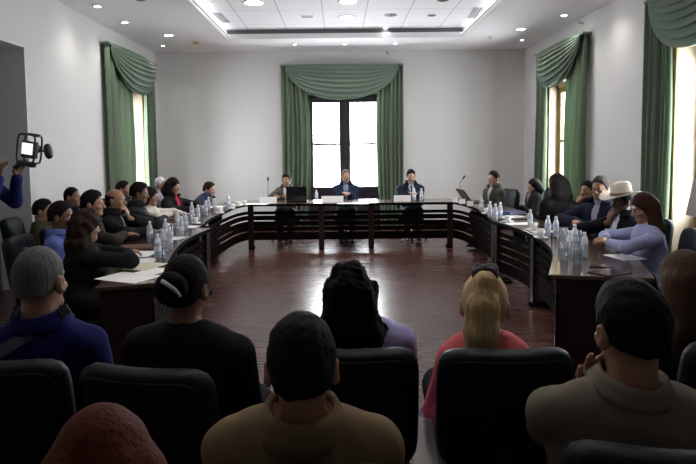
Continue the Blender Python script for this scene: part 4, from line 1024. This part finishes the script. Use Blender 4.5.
for i, (px, py, w, h, m, d) in enumerate([(125, 279, .36, .26, 'paper', 'white sheet at the near end of the left table'), (150, 273, .18, .24, 'paper', 'white sheet by the near inner corner of the left table'), (143, 268, .21, .29, 'cream_paper', 'cream sheet behind the near end of the left table'), (133, 262, .3, .21, 'paper', 'white sheet before the curly haired woman'),
        (139, 255, .21, .29, 'paper', 'white sheet beside the brown folder'), (167, 239, .3, .21, 'paper', 'white sheet in front of the balding man'), (161, 231, .21, .3, 'paper', 'white sheet in front of the man bowing'), (171, 225, .3, .21, 'paper', 'white sheet under the hands of the woman in white'), (188, 227.5, .21, .21, 'paper', 'white sheet at the joint of the left tables'), (186, 215, .21, .29, 'paper', 'white sheet before the woman with the red top'),
        (218, 207, .3, .22, 'paper', 'white sheet before the leaning man in navy'), (253, 204.3, .5, .22, 'paper', 'wide white sheet on the joint of the end table')]):
    x, y = byp(px, py, -1); sheet(x, y, rnd.uniform(-.5, .5), w, h, M[m], d, curl=.002, z=TZ+.0016*(i % 3), group=GP)
x, y = byp(134, 250, -1); o = B().box((-.14, -.11, 0), (.14, .11, .022), None, .004).out('document_folder', M['brownleather']); o.location = (x, y, TZ+.009); o.rotation_euler = (0, 0, .2); tag(o, 'brown document folder on the left table near the balding man', 'folder')
o = B().box((-.13, -.09, 0), (.13, .09, .012), None, .004).out('document_folder', M['bluefold']); x, y = byp(560, 226.5, 1); o.location = (x, y, TZ+.0005); o.rotation_euler = (0, 0, .2); tag(o, 'flat blue folder on the right table before the person in black', 'folder')
for px, py, w, h, m, d in [(541, 231, .25, .3, 'paper', 'white sheet by the rim of the right table'), (520, 224, .3, .21, 'paper', 'white sheet at the far end of the right table'), (511, 217, .34, .24, 'paper', 'white sheet at the near end of the far right corner table'), (627, 258, .21, .25, 'paper', 'white sheet under the hands of the young woman'), (353, 203.6, .5, .2, 'paper', 'white sheet on the end table by the window')]:
    x, y = byp(px, py, 1); sheet(x, y, rnd.uniform(-.4, .4), w, h, M[m], d, curl=.002, group='papers on the right and end tables')
x, y = byp(515, 214.5, 1); c = thing('book', 'thick closed book on the far right corner table by the dark haired woman', 'book', (x, y, TZ+.004), .3)
B().box((-.12, -.085, .003), (.117, .085, .032)).out('pages', M['paper'], c); B().box((-.122, -.088, 0), (.12, .088, .003)).box((-.122, -.088, .032), (.12, .088, .035)).box((-.125, -.088, 0), (-.12, .088, .035)).out('cover', M['bluefold'], c)
x, y = byp(612, 274, 1); c = thing('tablet', 'dark tablet lying by the hands of the man with glasses', 'tablet', (x, y, TZ+.0005), .5)
B().box((-.12, -.085, 0), (.12, .085, .008), None, .003).out('case', M['blackplastic'], c); B().box((-.11, -.075, .0079), (.11, .075, .0087)).out('screen', M['screen'], c)
x, y = byp(603, 268, 1); c = thing('mobile_phone', 'dark phone lying on the bare end of the right table', 'phone', (x, y, TZ+.0005), 1.2)
B().box((-.037, -.075, 0), (.037, .075, .008), None, .003).out('case', M['blackplastic'], c); B().box((-.034, -.07, .0079), (.034, .07, .0086)).out('screen', M['screen'], c)
def mic(x, y, label, rz=0):
    c = thing('table_microphone', label, 'microphone', (x, y, TZ+.0005), rz)
    B().lathe([(0, 0), (.045, 0), (.045, .018), (.03, .028), (0, .028)], 18).out('base', M['blackplastic'], c, True)
    B().tube([(0, 0, .02), (0, .01, .15), (0, .0, .28), (0, -.05, .36)], .005, 8).out('gooseneck', M['blackplastic'], c, True)
    B().tube([(0, -.045, .352), (0, -.09, .40)], .013, 10, .016).out('microphone_head', M['blackplastic'], c, True)
mic(-1.2, 10.12, 'thin gooseneck microphone beside the man at the laptop', .2)
x, y = byp(464, 207, 1); mic(2.02, 9.98, 'thin gooseneck microphone beside the laptop of the man in olive', .9)
# extra empty chairs the photo shows
# camera rig in the man's hands
def rig(loc, rz):
    c = thing('camera_rig', 'black camera cage with monitor and side grip held up by the left wall', 'camera rig', loc, rz)
    fr = B(); w, h = .082, .115
    def loop(y):
        pts = []
        for i in range(33):
            t = 2*math.pi*i/32; k = 6; a_, b_ = math.cos(t), math.sin(t); q = (abs(a_)**k+abs(b_)**k)**(-1/k); pts.append((w*a_*q, y, h*b_*q))
        return pts
    fr.tube(loop(-.045), .008, 8).tube(loop(.03), .008, 8)
    for sx in (-1, 1):
        for sz in (-1, 1): fr.tube([(sx*w*.9, -.045, sz*h*.93), (sx*w*.9, .03, sz*h*.93)], .007, 8)
    fr.out('cage', M['blackplastic'], c, True)
    bd = B().box((-.062, -.03, -.075), (.062, .02, .06), None, .008).out('camera_body', M['blackplastic'], c)
    B().box((-.05, -.034, -.045), (.05, -.0295, .045)).out('screen', M['lit_screen'], bd)
    B().lathe([(0, 0), (.035, 0), (.038, .01), (.038, .06), (.03, .075), (0, .07)], 20, Matrix.Translation((0, .018, 0)) @ Matrix.Rotation(R(-90), 4, 'X')).out('camera_lens', M['screen'], bd, True)
    B().tube([(w, 0, -.005), (w+.06, 0, .0)], .009, 8).lathe([(0, -.02), (.03, -.02), (.036, -.01), (.036, .02), (.028, .03), (0, .03)], 18, Matrix.Translation((w+.085, 0, 0)) @ Matrix.Rotation(R(70), 4, 'Y') @ Matrix.Diagonal((1.7, .8, 1, 1))).out('side_grip', M['blackplastic'], c, True)
    B().tube([(-.09, 0, -h-.01), (.06, 0, -h-.012)], .014, 10).tube([(-.08, 0, -h), (-.115, -.02, -h-.06)], .016, 10, .02).box((-.1, -.03, -h-.03), (-.02, .03, -h-.004), None, .006).box((.0, -.025, -h-.032), (.05, .025, -h-.004), None, .006).out('bottom_mount', M['blackplastic'], c, True)
    return c
x, y, z = at(31.5, 150, 4.82)
rig((x, y, z+.01), R(-14)).rotation_euler = (0, R(8), R(-14))
# paper held at the right edge; sheet on the lap between two listeners
def held(label, loc, rot, w, h):
    P = [[((-.5+i/8)*w, (-.5+j/8)*h, .02*(i/8-.5)**2) for j in range(9)] for i in range(9)]
    o = B().grid(P, .0012).out('paper_sheet', M['paper']); o.location = loc; o.rotation_euler = rot; tag(o, label, 'paper')
held('white sheet of paper held up at the right edge', at(709, 200, 3.84), (R(80), R(12), R(-20)), .21, .25)
held('white sheet on the lap of the woman in the coral top', (.295, 2.1, .52), (R(35), R(20), R(12)), .1, .26)

# ------------------------------------------------------------------ camera, world, light
cd = bpy.data.cameras.new('camera'); cam = bpy.data.objects.new('camera', cd); COL.objects.link(cam); SC.camera = cam
cd.sensor_width = 36; cd.lens = F/696*36; TH = R(4)
cam.location = (0, 0, CH); cam.matrix_world = Matrix.Translation((0, 0, CH)) @ Matrix.Rotation(R(90)-TH, 4, 'X') @ Matrix.Rotation(R(-.6), 4, 'Z')
cd.shift_x = 9/696; cd.shift_y = -((232-150)-F*math.tan(TH))/696
cd.clip_start = .02
wd = bpy.data.worlds.new('overcast'); SC.world = wd; wd.use_nodes = True
bg = wd.node_tree.nodes['Background']; bg.inputs[0].default_value = (.93, .96, 1, 1); bg.inputs[1].default_value = 9.
def portal(loc, rot, w, h):
    L = bpy.data.lights.new('window_portal', 'AREA'); L.shape = 'RECTANGLE'; L.size = w; L.size_y = h; L.cycles.is_portal = True
    o = bpy.data.objects.new('window_portal', L); COL.objects.link(o); o.location = loc; o.rotation_euler = rot
zc = (.85+WZ1)/2; hh = WZ1-.8
portal(((BW[0]+BW[1])/2, BY+.2, zc), (R(-90), 0, 0), 1.4, hh)
portal((LX-.3, (LW[0]+LW[1])/2, zc), (0, R(-90), 0), hh, 1.4)
portal((RX+.3, (RW[0]+RW[1])/2, zc), (0, R(90), 0), hh, 1.4)
portal((RX+.3, (RN[0]+RN[1])/2, zc), (0, R(90), 0), hh, 1.45)
vs = SC.view_settings; vs.view_transform = 'Standard'; vs.look = 'None'; vs.gamma = 1; vs.use_curve_mapping = False; vs.exposure = 1.6
SC.cycles.use_denoising = True; SC.cycles.max_bounces = 10; SC.cycles.transparent_max_bounces = 24; SC.cycles.diffuse_bounces = 6; SC.cycles.sample_clamp_indirect = 6.
SC.cycles.caustics_reflective = False; SC.cycles.caustics_refractive = False
